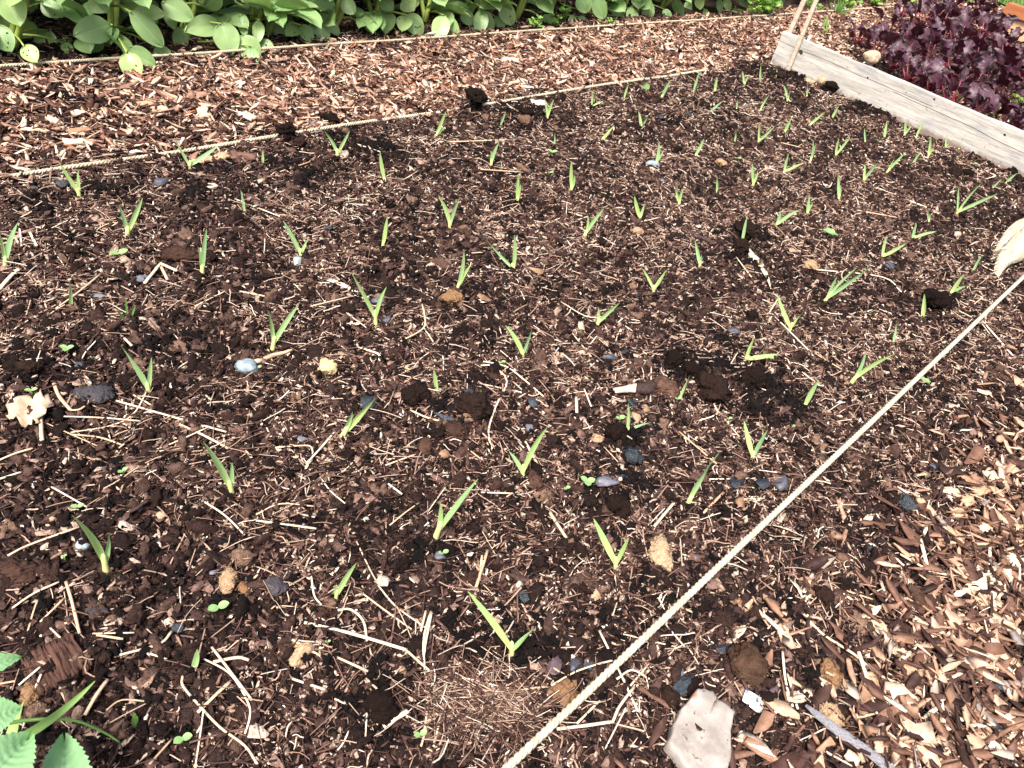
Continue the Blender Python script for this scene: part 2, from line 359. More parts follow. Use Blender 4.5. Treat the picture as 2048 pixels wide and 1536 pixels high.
def scatter(name,protos,P,S,mat,tilt=.35,smooth=False,rz=None,label=None):
    n=len(P); which=R.randint(0,len(protos),n)
    e=.004; nxn=-(hgt(P[:,0]+e,P[:,1])-hgt(P[:,0]-e,P[:,1]))/(2*e); nyn=-(hgt(P[:,0],P[:,1]+e)-hgt(P[:,0],P[:,1]-e))/(2*e)
    nxn=np.clip(nxn,-.8,.8); nyn=np.clip(nyn,-.8,.8)
    rz=R.rand(n)*2*PI if rz is None else rz
    L=euler_m(rz,(R.randn(n))*tilt,(R.randn(n))*tilt)
    N=np.stack([nxn,nyn,np.ones(n)],-1); N/=np.linalg.norm(N,axis=1,keepdims=True)
    Tx=np.stack([np.ones(n),np.zeros(n),-N[:,0]/N[:,2]],-1); Tx/=np.linalg.norm(Tx,axis=1,keepdims=True); Ty=np.cross(N,Tx)
    W=np.stack([Tx,Ty,N],-1)@L
    VV=[];QQ=[];TT=[];off=0
    for k,(V,q,t_) in enumerate(protos):
        ix=np.where(which==k)[0]
        if not len(ix): continue
        v=V[None]*S[ix][:,None,:]; v=np.einsum('nij,nvj->nvi',W[ix],v)+P[ix][:,None,:]
        VV.append(v.reshape(-1,3)); o=off+np.arange(len(ix))[:,None,None]*len(V)
        if q is not None: QQ.append((q[None]+o).reshape(-1,4))
        if t_ is not None: TT.append((t_[None]+o).reshape(-1,3))
        off+=len(ix)*len(V)
    me=mesh(name,np.concatenate(VV),quads=np.concatenate(QQ) if QQ else None,tris=np.concatenate(TT) if TT else None,smooth=smooth)
    o=obj(name,me,mat); tag(o,label,kind='stuff'); print(name,n); return o
def inview(P,mg=.14):
    x,y=proj(P); return (x>-2048*mg)&(x<2048*(1+mg))&(y>-1536*mg)&(y<1536*(1+mg))
def sample(n,x0,x1,y0,y1,dens,bias=.0):
    """n candidates per square metre of the box, thinned by dens(x,y) and kept near the view"""
    N=int(n*(x1-x0)*(y1-y0)); x=x0+(x1-x0)*R.rand(N); y=y0+(y1-y0)*R.rand(N)
    k=R.rand(N)<np.clip(dens(x,y),0,1); x,y=x[k],y[k]
    P=np.stack([x,y,np.zeros_like(x)],-1); k=inview(P); return P[k]
def sm(a,b,x): t_=np.clip((x-a)/(b-a),0,1); return t_*t_*(3-2*t_)
def edge(x,y,s): return (fbm(x*9,y*9,s,3)-.5)
def chip_back(x,y):   # the mulched path behind the bed
    p=(1-.62*sm(.42,.62,fbm(x*4.5,y*6,85,3))*sm(2.4,1.0,x))*sm(1.385,1.45,y+edge(x,y,50)*.13)*(1-sm(1.84,1.92,y+edge(x,y,52)*.08))
    behind=(x>3.0)*sm(1.25,1.45,y+edge(x,y,51)*.3-(x-3)*.06)*(1-sm(1.84,1.92,y))
    return np.where(x<2.97,p,behind)*(1-.85*heapf(x,y))
def chip_front(x,y):
    return (.10*sm(.16,.05,y)+.9*sm(.035,-.10,y+edge(x,y,53)*.12))*(1-.75*sm(.80,.42,x))
def bed(x,y):
    return (x<2.94)*sm(-.02,.03,y+edge(x,y,53)*.1)*(1-sm(1.37,1.44,y+edge(x,y,50)*.09))
def place(P,lo,hi):
    P=P.copy(); P[:,2]=hgt(P[:,0],P[:,1])+lo+(hi-lo)*R.rand(len(P)); return P
# distance thinning: beyond 2 m detail gets smaller than a pixel
def thin(x): return 1/(1+np.clip(x-1.3,0,9)*.55)
# soil crumbs everywhere
P=sample(60000,0,3.0,-.32,2.4,lambda x,y:(bed(x,y)+.35*(1-bed(x,y)))*thin(x)*(.55+.45*heapf(x,y)))
s=(.0010+.0048*R.rand(len(P))**3)*(1+.25*P[:,0]); S=np.stack([s*(.8+.7*R.rand(len(P))),s,s*.8],-1)*1.5
scatter('soil_crumbs',[proto_crumb() for _ in range(10)],place(P,-.0008,.002),S,M['crumb'],.6,False)
# black fresh compost on the heaps
P=sample(110000,0,3.0,-.1,2.0,lambda x,y:(heapf(x,y)*1.0+.05*(bed(x,y)>.5))*thin(x)*1.1*(.12+.88*(vn(x*40,y*40,77)>.42)))
s=.0016+.0080*R.rand(len(P))**3.2; S=np.stack([s*(.8+.6*R.rand(len(P))),s,s*.85],-1)*1.45
scatter('compost_crumbs',[proto_crumb(1,.5) for _ in range(8)],place(P,-.001,.005),S,M['black'],.6,False)
# fine litter in the bed
cl=lambda x,y:.35+1.1*sm(.42,.66,fbm(x*7,y*7,61,3))
P=sample(52000,0,3.0,-.32,2.4,lambda x,y:(bed(x,y)*cl(x,y)*.8+.22*(1-bed(x,y)))*thin(x)*(1-.85*heapf(x,y)))
n=len(P); l=(.0035+.013*R.rand(n)**2.2)*(1+.12*P[:,0]); w=(.0010+.0034*R.rand(n)**2.2)*(1+.25*P[:,0])
scatter('plant_litter',[proto_chip(.5,.3) for _ in range(10)],place(P,.0005,.0055),np.stack([l,w,w*.6],-1),M['litter'],.35,False)
# flaky bark bits
P=sample(16000,0,3.0,-.32,2.4,lambda x,y:(bed(x,y)*1.0+.3*(1-bed(x,y)))*thin(x)*(1-.7*heapf(x,y)))
n=len(P); l=.004+.016*R.rand(n)**2.4
scatter('bark_flakes',[proto_flake() for _ in range(10)],place(P,.0005,.004),np.stack([l,l*(.3+.5*R.rand(n)),l*.35],-1)*1.25,M['flake'],.35,False)
# broader flakes of bark and rotted leaf, and small brown clods
P=sample(3000,0,3.0,-.32,2.4,lambda x,y:(bed(x,y)*(.35+1.3*sm(.4,.7,fbm(x*6,y*6,161,3)))+.35*(1-bed(x,y)))*thin(x)*(1-.6*heapf(x,y)))
n=len(P); l=.009+.017*R.rand(n)**2.2
scatter('rotted_flakes',[proto_flake() for _ in range(14)],place(P,.002,.006),np.stack([l,l*(.35+.5*R.rand(n)),l*.35],-1)*1.25,M['flake'],.4,False)
P=sample(3600,0,3.0,-.32,2.4,lambda x,y:(bed(x,y)*(.25+1.4*sm(.42,.68,fbm(x*5,y*5,171,3)))+.3*(1-bed(x,y)))*thin(x))
s=.004+.011*R.rand(len(P))**3; S=np.stack([s*(.9+.5*R.rand(len(P))),s,s*.8],-1)*1.5
scatter('small_clods',[proto_crumb(2,.22) for _ in range(14)],place(P,.0,.003),S,M['smallclod'],.6,False)
# thin roots and straw fibres
P=sample(7000,0,3.0,-.32,2.4,lambda x,y:(bed(x,y)*(cl(x,y)**1.6)+.25*(1-bed(x,y)))*thin(x)*(1-.6*heapf(x,y)))
n=len(P); l=.012+.038*R.rand(n)**2; 
rzz=np.where(R.rand(n)<.5,R.randn(n)*.5-.25,R.rand(n)*6.28)
scatter('straw_fibres',[proto_fibre() for _ in range(12)],place(P,.003,.009),np.stack([l,(.010+.012*R.rand(n))*(1+.2*P[:,0]),(.010+.008*R.rand(n))*(1+.2*P[:,0])],-1),M['litter'],.12,False,rzz)
# dense fibre mat near the bottom middle of the bed
n=1100; px=960+R.randn(n)*62; py=1412+R.randn(n)*34
P=np.array([gz(a,b) for a,b in zip(px,py)]); l=.016+.035*R.rand(n)
scatter('straw_tangle',[proto_fibre() for _ in range(10)],place(P,.003,.012),np.stack([l,.008+.008*R.rand(n),.008+.007*R.rand(n)],-1),M['straw'] if 0 else M['litter'],.18,False,R.randn(n)*.9-.9)
# mulch of the back path
ck=[proto_chip(.13,.26) for _ in range(18)]
P=sample(23000,0,8.5,1.2,2.0,lambda x,y:chip_back(x,y)*thin(x)*(.8+.4*sm(.35,.6,fbm(x*5,y*5,71,2))))
n=len(P); l=(.009+.036*R.rand(n)**2.3)*(1+.08*P[:,0]); w=l*(.10+.42*R.rand(n)**1.9)
scatter('wood_chip_mulch',ck,place(P,.001,.012),np.stack([l,w,np.minimum(w*.6,.002+.004*R.rand(n))],-1),M['chips'],.33)
# mulch of the near path, larger and more orange
P=sample(25000,0.2,3.2,-.45,.10,lambda x,y:chip_front(x,y)*(1/(1+np.clip(x-1.2,0,9)*.5)))
n=len(P); l=.009+.042*R.rand(n)**2.2; w=l*(.10+.5*R.rand(n)**1.7)
scatter('near_path_mulch',ck,place(P,.001,.013),np.stack([l,w,np.minimum(w*.5,.002+.004*R.rand(n))],-1),M['chipsnear'],.3)
exec_marker=0
#@@PART2
# ------------------------------------------------------------------ landmarks and labels
LM=[(1390,1470,'pale flat stone slab'),(110,1340,'large dark bark chunk'),(887,1408,'red stone flake'),(1262,922,'ribbed charcoal lump'),(68,830,'curled dry leaf'),
(187,795,'slate grey clod'),(495,742,'pale blue stone'),(652,745,'cream fibre clump'),(1485,1335,'round mossy brown lump'),(2015,520,'frayed pale wood end'),
(1680,1480,'long grey weathered stick'),(1320,1110,'oval tan fibre clump'),(1508,530,'tapered white husk'),(425,322,'pale wood chunk by the back string'),
(1306,335,'pale blue flake'),(903,603,'round tan fibre clump'),(1806,1015,'black and white burnt lump'),(287,565,'blue grey veined stone'),
(1500,1402,'white and blue stone chip'),(1270,785,'half peeled twig'),(848,898,'brown tailed clod'),(760,1420,'round black clod'),(550,1175,'angular grey clod'),(360,515,'long brown fibrous lump')]
pending=[]
def side(dx,dy):
    if abs(dx)>1.6*abs(dy): return 'right of' if dx>0 else 'left of'
    if abs(dy)>1.6*abs(dx): return 'below' if dy>0 else 'above'
    return ('below right of' if dx>0 else 'below left of') if dy>0 else ('above right of' if dx>0 else 'above left of')
def late(o,look,cat,group,px,py): pending.append((o,look,cat,group,px,py))
ORD=['nearest','second','third','fourth','fifth','sixth','seventh','eighth','ninth','tenth','eleventh','twelfth','thirteenth','fourteenth','fifteenth','sixteenth','seventeenth','eighteenth','nineteenth','twentieth']
def flush_labels():
    gr={}
    for it in pending:
        o,look,cat,group,px,py=it
        lm=min(LM,key=lambda l:(l[0]-px)**2+(l[1]-py)**2); s_=side(px-lm[0],py-lm[1])
        gr.setdefault((look,s_,lm[2]),[]).append((math.hypot(px-lm[0],py-lm[1]),o,cat,group))
    for (look,s_,l),L in gr.items():
        L.sort(key=lambda t_:t_[0])
        for k,(d,o,cat,group) in enumerate(L):
            lab=f'{look} {s_} the {l}' if len(L)==1 else f'{look} {s_} the {l}, {ORD[k]}'+(' to it' if k==0 else ' nearest')
            tag(o,lab,cat,group)
# ------------------------------------------------------------------ lumps, stones, charcoal
def lump(px,py,w,h,mat,rough=.28,fl=.62,k=3,rot=None,sink=.25,facet=0,seed=None,name='stone',fr=2.2,ribs=0):
    """irregular lump seen w by h px wide, sitting on the soil"""
    P=G(px,py); a=m(P,w)/2; b_=m(P,h)/2/.78
    V,T=SPH[k]; rs=np.random.RandomState(int(px*7+py) if seed is None else seed)
    o=rs.rand(3)*50; V=V.copy()
    d=np.zeros(len(V))
    for q,(f_,am) in enumerate(((fr,1.),(fr*2.3,.5),(fr*5.2,.28),(fr*10,.14))):
        ph=rs.rand(3,3)*6.28; D=nrm(rs.randn(3)); D2=nrm(rs.randn(3)); D3=nrm(rs.randn(3))
        d+=am*(np.sin(V@D*f_+ph[0,0])*np.sin(V@D2*f_*1.3+ph[0,1])+.6*np.sin(V@D3*f_*1.7+ph[0,2]))
    d+=(.9 if not facet else .25)*(rs.rand(len(V))-.5)*(1 if k>2 else .6)
    V=V*(1+rough*1.35*d)[:,None]
    if facet:
        for _ in range(facet):
            D=nrm(rs.randn(3)); c=.42+.34*rs.rand(); e=V@D; V=V-np.outer(np.maximum(e-c,0),D)
    if ribs: V=V*(1+.09*np.sign(np.sin(V[:,0:1]*ribs)))
    V=V*np.array([a,b_,min(a,b_)*fl])
    # long axis across the view
    th=math.atan2(-CM[0,0]*0+CM[1,0],CM[0,0]) if rot is None else math.atan2(CM[1,0],CM[0,0])-math.radians(rot)
    c,s_=math.cos(th),math.sin(th); V=V@np.array([[c,s_,0],[-s_,c,0],[0,0,1]])
    z=hz(P[0],P[1]); o_=obj(name,mesh(name,V,tris=T,smooth=not facet),mat,None,(P[0],P[1],z+.003+min(a,b_)*fl*(1-2*sink)*.8)); return o_
def one(name,label,cat,px,py,w,h,mat,group=None,**k):
    o=lump(px,py,w,h,M[mat],name=name,**k); tag(o,label,cat,group); return o
one('stone_flake','glossy red stone flake with a white edge beside the straw tangle','stone',885,1408,34,16,'red',facet=6,rough=.2,fl=.4,k=2,rot=35)
one('charcoal_lump','ribbed blue-black charcoal lump right of the forked garlic shoots','charcoal',1262,922,40,32,'charcoal',ribs=9,rough=.08,fl=.75,sink=.1,k=4,rot=10)
one('soil_clod','slate grey flat-topped clod near the left edge','clod',187,795,68,38,'slateclod',rough=.13,fl=.5,k=4,rot=8)
one('stone','rounded pale blue stone at the end of a pale root','stone',495,742,42,30,'bluestone',rough=.08,fl=.7,sink=.15)
one('fibre_clump','small cream fibre clump, the palest clump in the bed','fibre clump',652,745,34,28,'cream',rough=.2,fl=.7,sink=.1)
one('mossy_lump','round brown mossy lump with a dished top, behind the pale flat stone slab','mossy lump',1485,1335,68,66,'fibre',rough=.10,fl=.75,k=4,sink=.12)
bpy.data.objects['mossy_lump'].data.materials[0]=obj_mat('moss brown',[(0,(.070,.042,.028)),(1,(.085,.050,.034))],1.,.05,60,None,(.25,.18,.12),.9,.008,150)
one('fibre_clump','oval tan fibre clump above the front string','fibre clump',1320,1110,44,66,'fibre',rough=.12,fl=.35,k=4)
one('fibre_clump','round tan fibre clump below a two-leaved garlic shoot in mid bed','fibre clump',903,603,38,32,'fibre',rough=.14,fl=.8,k=4)
one('fibre_clump','tan fibre clump half under the front string','fibre clump',1128,1392,56,46,'fibre',rough=.18,fl=.5,k=4)
one('burnt_lump','burnt black and white lump at the edge of the orange wood chips','burnt lump',1806,1015,40,40,'charcoal',rough=.15,facet=8,fl=.8,k=3)
one('stone','blue grey stone with a pale vein beside bent straw','stone',287,565,36,24,'darkstone',rough=.1,facet=6,fl=.6,k=2)
one('stone','pale blue stone wedge at the foot of a garlic shoot','stone',596,532,26,28,'bluestone',rough=.1,facet=7,fl=.8,k=2)
one('stone_flake','thin pale blue flake leaning against a garlic shoot','stone flake',1303,336,30,22,'bluestone',rough=.05,facet=5,fl=.7,k=2)
one('stone','oval white stone tucked under a garlic leaf near the left edge','stone',168,1094,26,22,'bluestone',rough=.05,fl=.7)
one('stone','white and blue stone chip above the grey weathered stick','stone',1500,1402,68,38,'pebble',rough=.10,facet=9,fl=.4,k=4,rot=18)
bpy.data.objects['stone.004' if 'stone.004' in bpy.data.objects else 'stone'].data.materials[0]=obj_mat('white blue stone',[(0,(.72,.74,.76)),(1,(.78,.80,.82))],.5,.5,110,None,(.12,.2,.38),1.,.002,140,.48,.66)
one('mossy_lump','long brown fibrous lump beside a garlic shoot in the left of the bed','fibrous lump',362,515,78,34,'fibre',rough=.14,fl=.5,k=4,rot=-8)
bpy.data.objects['mossy_lump.001'].data.materials[0]=M['brownclod']
one('soil_clod','round black clod in the straw near the bottom','clod',760,1421,58,44,'clod',rough=.12,fl=.8,k=4)
one('soil_clod','angular grey clod, triangular, below the middle of the bed','clod',548,1173,62,44,'slateclod',rough=.10,facet=5,fl=.5,k=4,rot=15)
one('soil_clod','reddish brown ragged clod right of the brown tailed clod','clod',912,870,54,30,'brownclod',rough=.2,fl=.6,k=4)
one('burr','brown round burr with a curled stalk','burr',850,900,32,34,'brownclod',rough=.08,fl=.8,k=3)
one('mauve_slate','flat mauve slate piece left of the front string','slate',1107,1333,46,34,'mauve',rough=.08,facet=6,fl=.3,k=2,rot=-30)
one('mauve_slate','small mauve slate block right of the white and blue stone chip','slate',1542,1385,28,30,'mauve',rough=.05,facet=6,fl=.5,k=2,rot=40)
one('mauve_slate','mauve slate sliver behind the low forked garlic shoot by the front string','slate',1212,1078,34,24,'mauve',rough=.05,facet=6,fl=.3,k=2,rot=30)
one('clod_ball','round pale brown ball of soil against the plank','soil ball',1638,174,17,15,'fibre',rough=.05,fl=.95,sink=.1)
# charcoal pieces  px py w h rot
for a,b_,w_,h_,r_ in [(197,598,46,13,-8),(322,374,28,18,10),(68,383,20,14,20),(125,377,26,20,30),(158,735,28,15,-15),(275,1022,28,18,0),(355,1258,30,22,0),(193,1228,46,18,-10),(430,1148,12,16,60),
 (735,812,36,26,-30),(758,610,26,20,0),(772,644,24,18,0),(890,839,46,16,12),(938,792,34,16,15),(1063,810,28,24,30),(1262,813,28,20,10),(1215,720,24,40,70),(1247,708,22,22,0),(1213,968,32,48,65),
 (1058,862,22,20,0),(1240,958,18,22,60),(1523,975,36,26,20),(1557,972,34,36,45),(1868,940,24,16,15),(1146,1335,34,28,25),(1178,1335,28,18,0),(1362,1378,40,52,70),(1356,1350,24,18,0),(1446,1300,26,36,65),
 (1508,1222,24,20,0),(1480,1300,18,14,0),(1780,533,24,20,10),(1465,668,28,18,20),(1318,243,20,14,0),(1376,234,22,14,0),(655,462,14,20,50),(1048,1198,34,20,15),(1470,970,36,26,-20),(880,1118,26,18,30),(712,1330,1,1,0),
 (1388,1117,16,14,0),(900,322,14,10,0),(1325,367,14,12,0),(1880,1150,1,1,0),(1736,1100,20,12,0),(1500,345,1,1,0),(1990,1372,34,22,10),(630,1290,14,12,0),(1190,1345,16,14,0),(1650,685,20,12,10),(605,883,24,16,-15),(690,462,1,1,0)]:
    if w_<2: continue
    o=lump(a,b_,w_,h_,M['charcoal'] if (a+b_)%3 else M['darkstone'],name='charcoal_piece',rough=.12,facet=7,fl=.6,k=2,rot=r_,sink=.15)
    late(o,('long ' if w_>1.9*h_ or h_>1.4*w_ else 'small ' if w_<24 else 'chunky ')+'blue-black charcoal piece','charcoal','charcoal pieces lying on the bed',a,b_)
# pale pebbles
for a,b_,w_,h_ in [(887,912,24,20),(704,906,18,14),(741,893,14,10),(815,741,18,14),(884,762,10,18),(1195,880,30,22),(1000,602,1,1),(962,600,36,16),(690,724,34,18),(500,833,14,12),(320,807,12,10),(263,770,16,10),
 (1240,1180,1,1),(1022,950,1,1),(390,1027,1,1),(322,1036,22,14),(104,1040,22,18),(424,377,26,16),(157,410,12,8),(1270,468,36,22),(865,1350,20,18),(800,1345,22,14),(1058,1330,1,1),(1188,1196,24,26),(1332,1168,26,16),
 (1655,1362,14,12),(1752,1258,1,1),(1290,820,18,16),(1273,838,22,28),(1160,656,22,20),(1120,715,20,18),(1160,710,20,16),(1480,1010,28,18),(1430,1165,1,1),(1070,545,34,20),(860,535,22,14),(600,1035,1,1),(1895,470,1,1),(1455,1445,1,1),(1580,505,24,18)]:
    if w_<2: continue
    o=lump(a,b_,w_,h_,M['pebble'],name='pebble',rough=.10,fl=.55,k=3,sink=.25,facet=5)
    late(o,('tiny ' if w_<16 else 'broad ' if w_>28 else '')+'pale tan pebble','pebble','pale pebbles in the bed',a,b_)
# clods
for a,b_,w_,h_,mt_ in [(1625,152,26,20,0),(1650,160,18,14,0),(1690,152,22,16,0),(1698,182,34,24,0),(1722,192,22,16,0),(1590,148,30,22,0),(1562,150,18,16,0),(1615,168,22,16,1),(1655,182,30,18,0),(1905,350,24,20,0),(1930,352,20,14,0),(2022,345,22,18,0),(2035,362,16,14,0),(1790,238,16,12,0),(1680,170,16,12,0),
 (945,222,30,40,0),(968,236,18,16,3),(572,282,34,26,0),(598,292,22,18,0),(655,245,46,24,0),(1048,248,30,22,3),(1052,232,28,18,0),(1490,460,30,52,0),(1478,500,30,40,0),(1860,612,48,34,0),(1905,600,26,24,0),(1420,790,60,44,0),(1500,765,60,40,0),(1380,750,40,30,0),(940,820,56,38,0),(830,795,44,34,0),
 (60,750,44,26,0),(30,742,30,22,0),(1232,1020,42,36,0),(1330,1400,38,36,0),(40,1148,70,36,2),(690,265,18,14,3),(640,1235,34,26,2),(1180,876,1,1,0),(1232,872,44,34,0),(1325,780,50,40,3),(1010,625,1,1,0),(455,1165,38,40,1),(488,1180,24,22,1),(1460,850,1,1,0),(1068,968,30,34,3),(600,1310,46,40,1),(65,1385,40,42,1),(590,1210,1,1,0),
 (1880,1300,1,1,0),(1700,1150,1,1,0),(1640,1200,36,36,0),(1840,1210,80,34,3),(1680,1120,30,20,3),(1500,640,26,20,0),(1345,725,36,30,0),(1620,535,30,22,1),(1700,665,28,18,3),(470,340,1,1,0),(345,520,1,1,0),(1440,330,22,16,1),(1350,305,20,14,0),(1540,290,20,12,3),(1425,210,18,12,3),(505,655,1,1,0),(880,600,1,1,0),(700,1380,1,1,0),(1660,1440,44,40,1),(1660,1350,40,50,1),(1570,1370,1,1,0),(1480,1215,60,24,1),(1420,1500,1,1,0),(1550,430,1,1,0),(1870,130,1,1,0)]:
    if w_<2: continue
    mm=['clod','fibre','brownclod','brownclod'][mt_]
    o=lump(a,b_,w_,h_,M[mm],name='soil_clod' if mt_!=1 else 'fibre_clump',rough=.22 if mt_ in(0,2) else .16,fl=.75 if not mt_ else .5,k=4 if w_>28 else 3,sink=.2)
    if mt_==1: late(o,('big ' if w_>35 else 'small ')+'matted tan fibre clump','fibre clump','fibre clumps in the bed',a,b_)
    elif b_<370 and a>1550: 
        pending.append((o,'','clod','black clods banked along the plank',a,b_))
    else: late(o,('crumbly black clod' if mt_==0 else 'brown matted clod'),'clod','clods lying on the bed',a,b_)
pl=sorted([t_ for t_ in pending if t_[1]==''],key=lambda t_:t_[4]); pending=[t_ for t_ in pending if t_[1]!='']
for k,t_ in enumerate(pl): tag(t_[0],f'black soil clod banked along the weathered plank, {("first "+ORD[k]).split()[-1] if k else "first"} from its left end','clod',t_[3])
# ------------------------------------------------------------------ slab stone, bark, leaf, wood chunks
def slab(name,pts,thick,mat,lift=.0,dome=.15,jit=.0,n=5,smooth=False,tilt=0.):
    """flat piece whose outline (px) lies on the ground; rings taper to a bevelled top"""
    P=np.array([G(a,b_) for a,b_ in pts]); c=P.mean(0); k=len(P)
    # refine outline
    Q=[]
    for i in range(k):
        for t_ in np.linspace(0,1,n,endpoint=False): Q.append(P[i]*(1-t_)+P[(i+1)%k]*t_+ (R.rand(3)-.5)*jit*np.array([1,1,0]))
    Q=np.array(Q); k=len(Q); b=B(); zb=Q[:,2].mean()+.003; rings=[]
    L=np.linalg.norm(Q-c,axis=1).mean()
    for f_,z in ((1,0),(1.01,.5),(.985,.85),(.95,1.),(.88,1.),(.75,1.),(.6,1.)):
        r=c+(Q-c)*f_; r[:,2]=zb+lift+thick*z+ (fbm(r[:,0]*45,r[:,1]*45,4,2)-.5)*thick*.5*(z>.6) + tilt*(r[:,1]-c[1]); rings.append(r)
    V=np.concatenate(rings+[[rings[-1].mean(0)]]); q=gridq(7,k,True); T=[(6*k+(j+1)%k,6*k+j,7*k) for j in range(k)]
    b.add(V,q,T); o=obj(name,b.mesh(name,c,smooth),mat,None,c.tolist()); return o
sl=slab('stone_slab',[(1322,1505),(1345,1440),(1378,1402),(1392,1398),(1412,1402),(1420,1416),(1458,1440),(1450,1490),(1440,1560),(1380,1580),(1345,1535)],.014,None,.006,.1,.002,4)
mt,nt,p=newmat('pale slab stone',.55,.4); co=coord(nt)
c=ramp(nt,[(.3,(.20,.165,.145)),(.5,(.31,.275,.245)),(.7,(.42,.39,.36))],noise(nt,28,5,.65,co))
c=mixc(nt,c,(.30,.11,.05),ramp(nt,[(.66,(0,0,0)),(.72,(1,1,1))],noise(nt,22,3,.5,coord(nt,'Object',(1,1.4,1)))))
c=mixc(nt,c,(.14,.09,.08),ramp(nt,[(.63,(0,0,0)),(.68,(1,1,1))],noise(nt,120,3,.6,co)))
nt.links.new(c,p.inputs['Base Color']); bump(nt,p,noise(nt,60,5,.65,co),.002,.7); sl.data.materials.clear(); sl.data.materials.append(mt)
tag(sl,'large pale flat stone slab with a broken point, at the bottom edge','stone slab')
def ribchunk(name,px,py,L,W,H,rot,mat,splits=9,lab=None,cat='wood chip',group=None,lift=0,taper=.25,curve=0.):
    """split wood or bark: a long block with grooves along its length"""
    P=G(px,py); l=m(P,L); w=m(P,W)/.8; h=m(P,H); ns=7; nw=splits
    rs=np.random.RandomState(int(px+py*3)); gz_=rs.rand(nw)*.45; endj=[rs.rand(nw)*.16,rs.rand(nw)*.16]
    V=[]
    for i in range(ns):
        u=i/(ns-1)
        for j in range(nw):
            v=j/(nw-1); x=(u-.5)*l*(1-(endj[0][j] if u<.5 else endj[1][j])*2*abs(u-.5)*1.2); tw=1-taper*abs(u-.5)*2*rs.rand()
            V.append((x,(v-.5)*w*tw+curve*l*((2*u-1)**2-.5),h*(.75+.25*math.sin(PI*v)-gz_[j]*.9+.10*rs.randn())))
    top=np.array(V); bot=top.copy(); bot[:,2]=-.15*h; bot[:,:2]*=.97
    V=np.vstack([top,bot]); n=ns*nw; q=gridq(ns,nw); q=[x[::-1] for x in q]+[tuple(i+n for i in x) for x in q]
    for i in range(ns-1):
        q.append((i*nw,(i+1)*nw,(i+1)*nw+n,i*nw+n)); a=nw-1; q.append((i*nw+a+n,(i+1)*nw+a+n,(i+1)*nw+a,i*nw+a))
    for j in range(nw-1):
        q.append((j,j+n,j+1+n,j+1)); a=(ns-1)*nw; q.append((a+j+1,a+j+1+n,a+j+n,a+j))
    # rotation: px angle to ground direction
    d=math.radians(rot); A=G(px+10*math.cos(d),py+10*math.sin(d))-P; th=math.atan2(A[1],A[0])
    b=B(); b.add(V,q); o=obj(name,b.mesh(name,(0,0,0),False),mat,None,(P[0],P[1],hz(P[0],P[1])+lift)); o.rotation_euler=((rs.rand()-.5)*.2,(rs.rand()-.5)*.2,th)
    if lab: tag(o,lab,cat,group)
    return o
o=ribchunk('bark_chunk',112,1335,108,84,24,62,M['barkchunk'],34,'large dark bark chunk with torn reddish top near the lower left corner','bark')
ribchunk('wood_chunk',425,322,92,16,12,-4,M['chip1'],8,'pale wood chunk lying below the back string','wood chunk')
ribchunk('wood_chunk',487,320,50,20,14,4,M['barkchunk'],8,'dull brown wood chunk right of the pale one below the back string','wood chunk')
ribchunk('wood_chunk',1395,1118,52,20,12,12,M['barkchunk'],8,'grey brown wood splinter right of the oval tan fibre clump','wood chunk')
ribchunk('bark_chunk',1370,1180,1,1,1,62,M['barkchunk'],5) if 0 else None
# half peeled twig
def stick(name,pts,w,mat,lab,cat,group=None,lift=.002,flat=1.,n=7,taper=None,rough=.15,late_=None):
    P=[G(a,b_) for a,b_ in pts]; r=[m(q,w)/2 for q in P]
    P=[q+np.array([0,0,r[0]*flat*.8+lift+(R.rand()*.0015 if 0<i<len(P)-1 else 0)]) for i,q in enumerate(P)]
    S_=smooth_path(P,4 if len(P)>2 else 5); k=len(S_)
    rr=np.interp(np.linspace(0,1,k),np.linspace(0,1,len(r)),r)*(1+.12*(R.rand(k)-.5))
    if taper is not None: rr=rr*np.interp(np.linspace(0,1,k),np.linspace(0,1,len(taper)),taper)
    b=B(); tube(b,S_,rr,n,flat,True,rough=rough); c=S_[0]; o=obj(name,b.mesh(name,c,n>5),mat,None,c.tolist())
    if late_: late(o,late_,cat,group,*pts[len(pts)//2])
    else: tag(o,lab,cat,group)
    return o
mt_dark=obj_mat('dark twig bark',[(0,(.05,.028,.025)),(1,(.07,.04,.035))],.8,.3,70,(3,3,3),(.3,.25,.25),.7,.002)
t1=empty('peeled_twig',G(1250,788)); tag(t1,'short twig, half peeled to white wood and half dark bark','twig')
for nm,pts,mat_ in (('white_wood',[(1225,790),(1250,787),(1272,785)],M['chip1']),('bark',[(1270,785),(1290,786),(1300,778)],mt_dark)):
    P=[G(a,b_)+np.array([0,0,.009]) for a,b_ in pts]; b=B(); tube(b,smooth_path(P,4),[m(P[0],v)/2 for v in np.linspace(12,22,9)] if nm=='white_wood' else m(P[0],26)/2,9,.8,True,rough=.15)
    o=obj(nm,b.mesh(nm,np.array(t1.location)),mat_,t1)
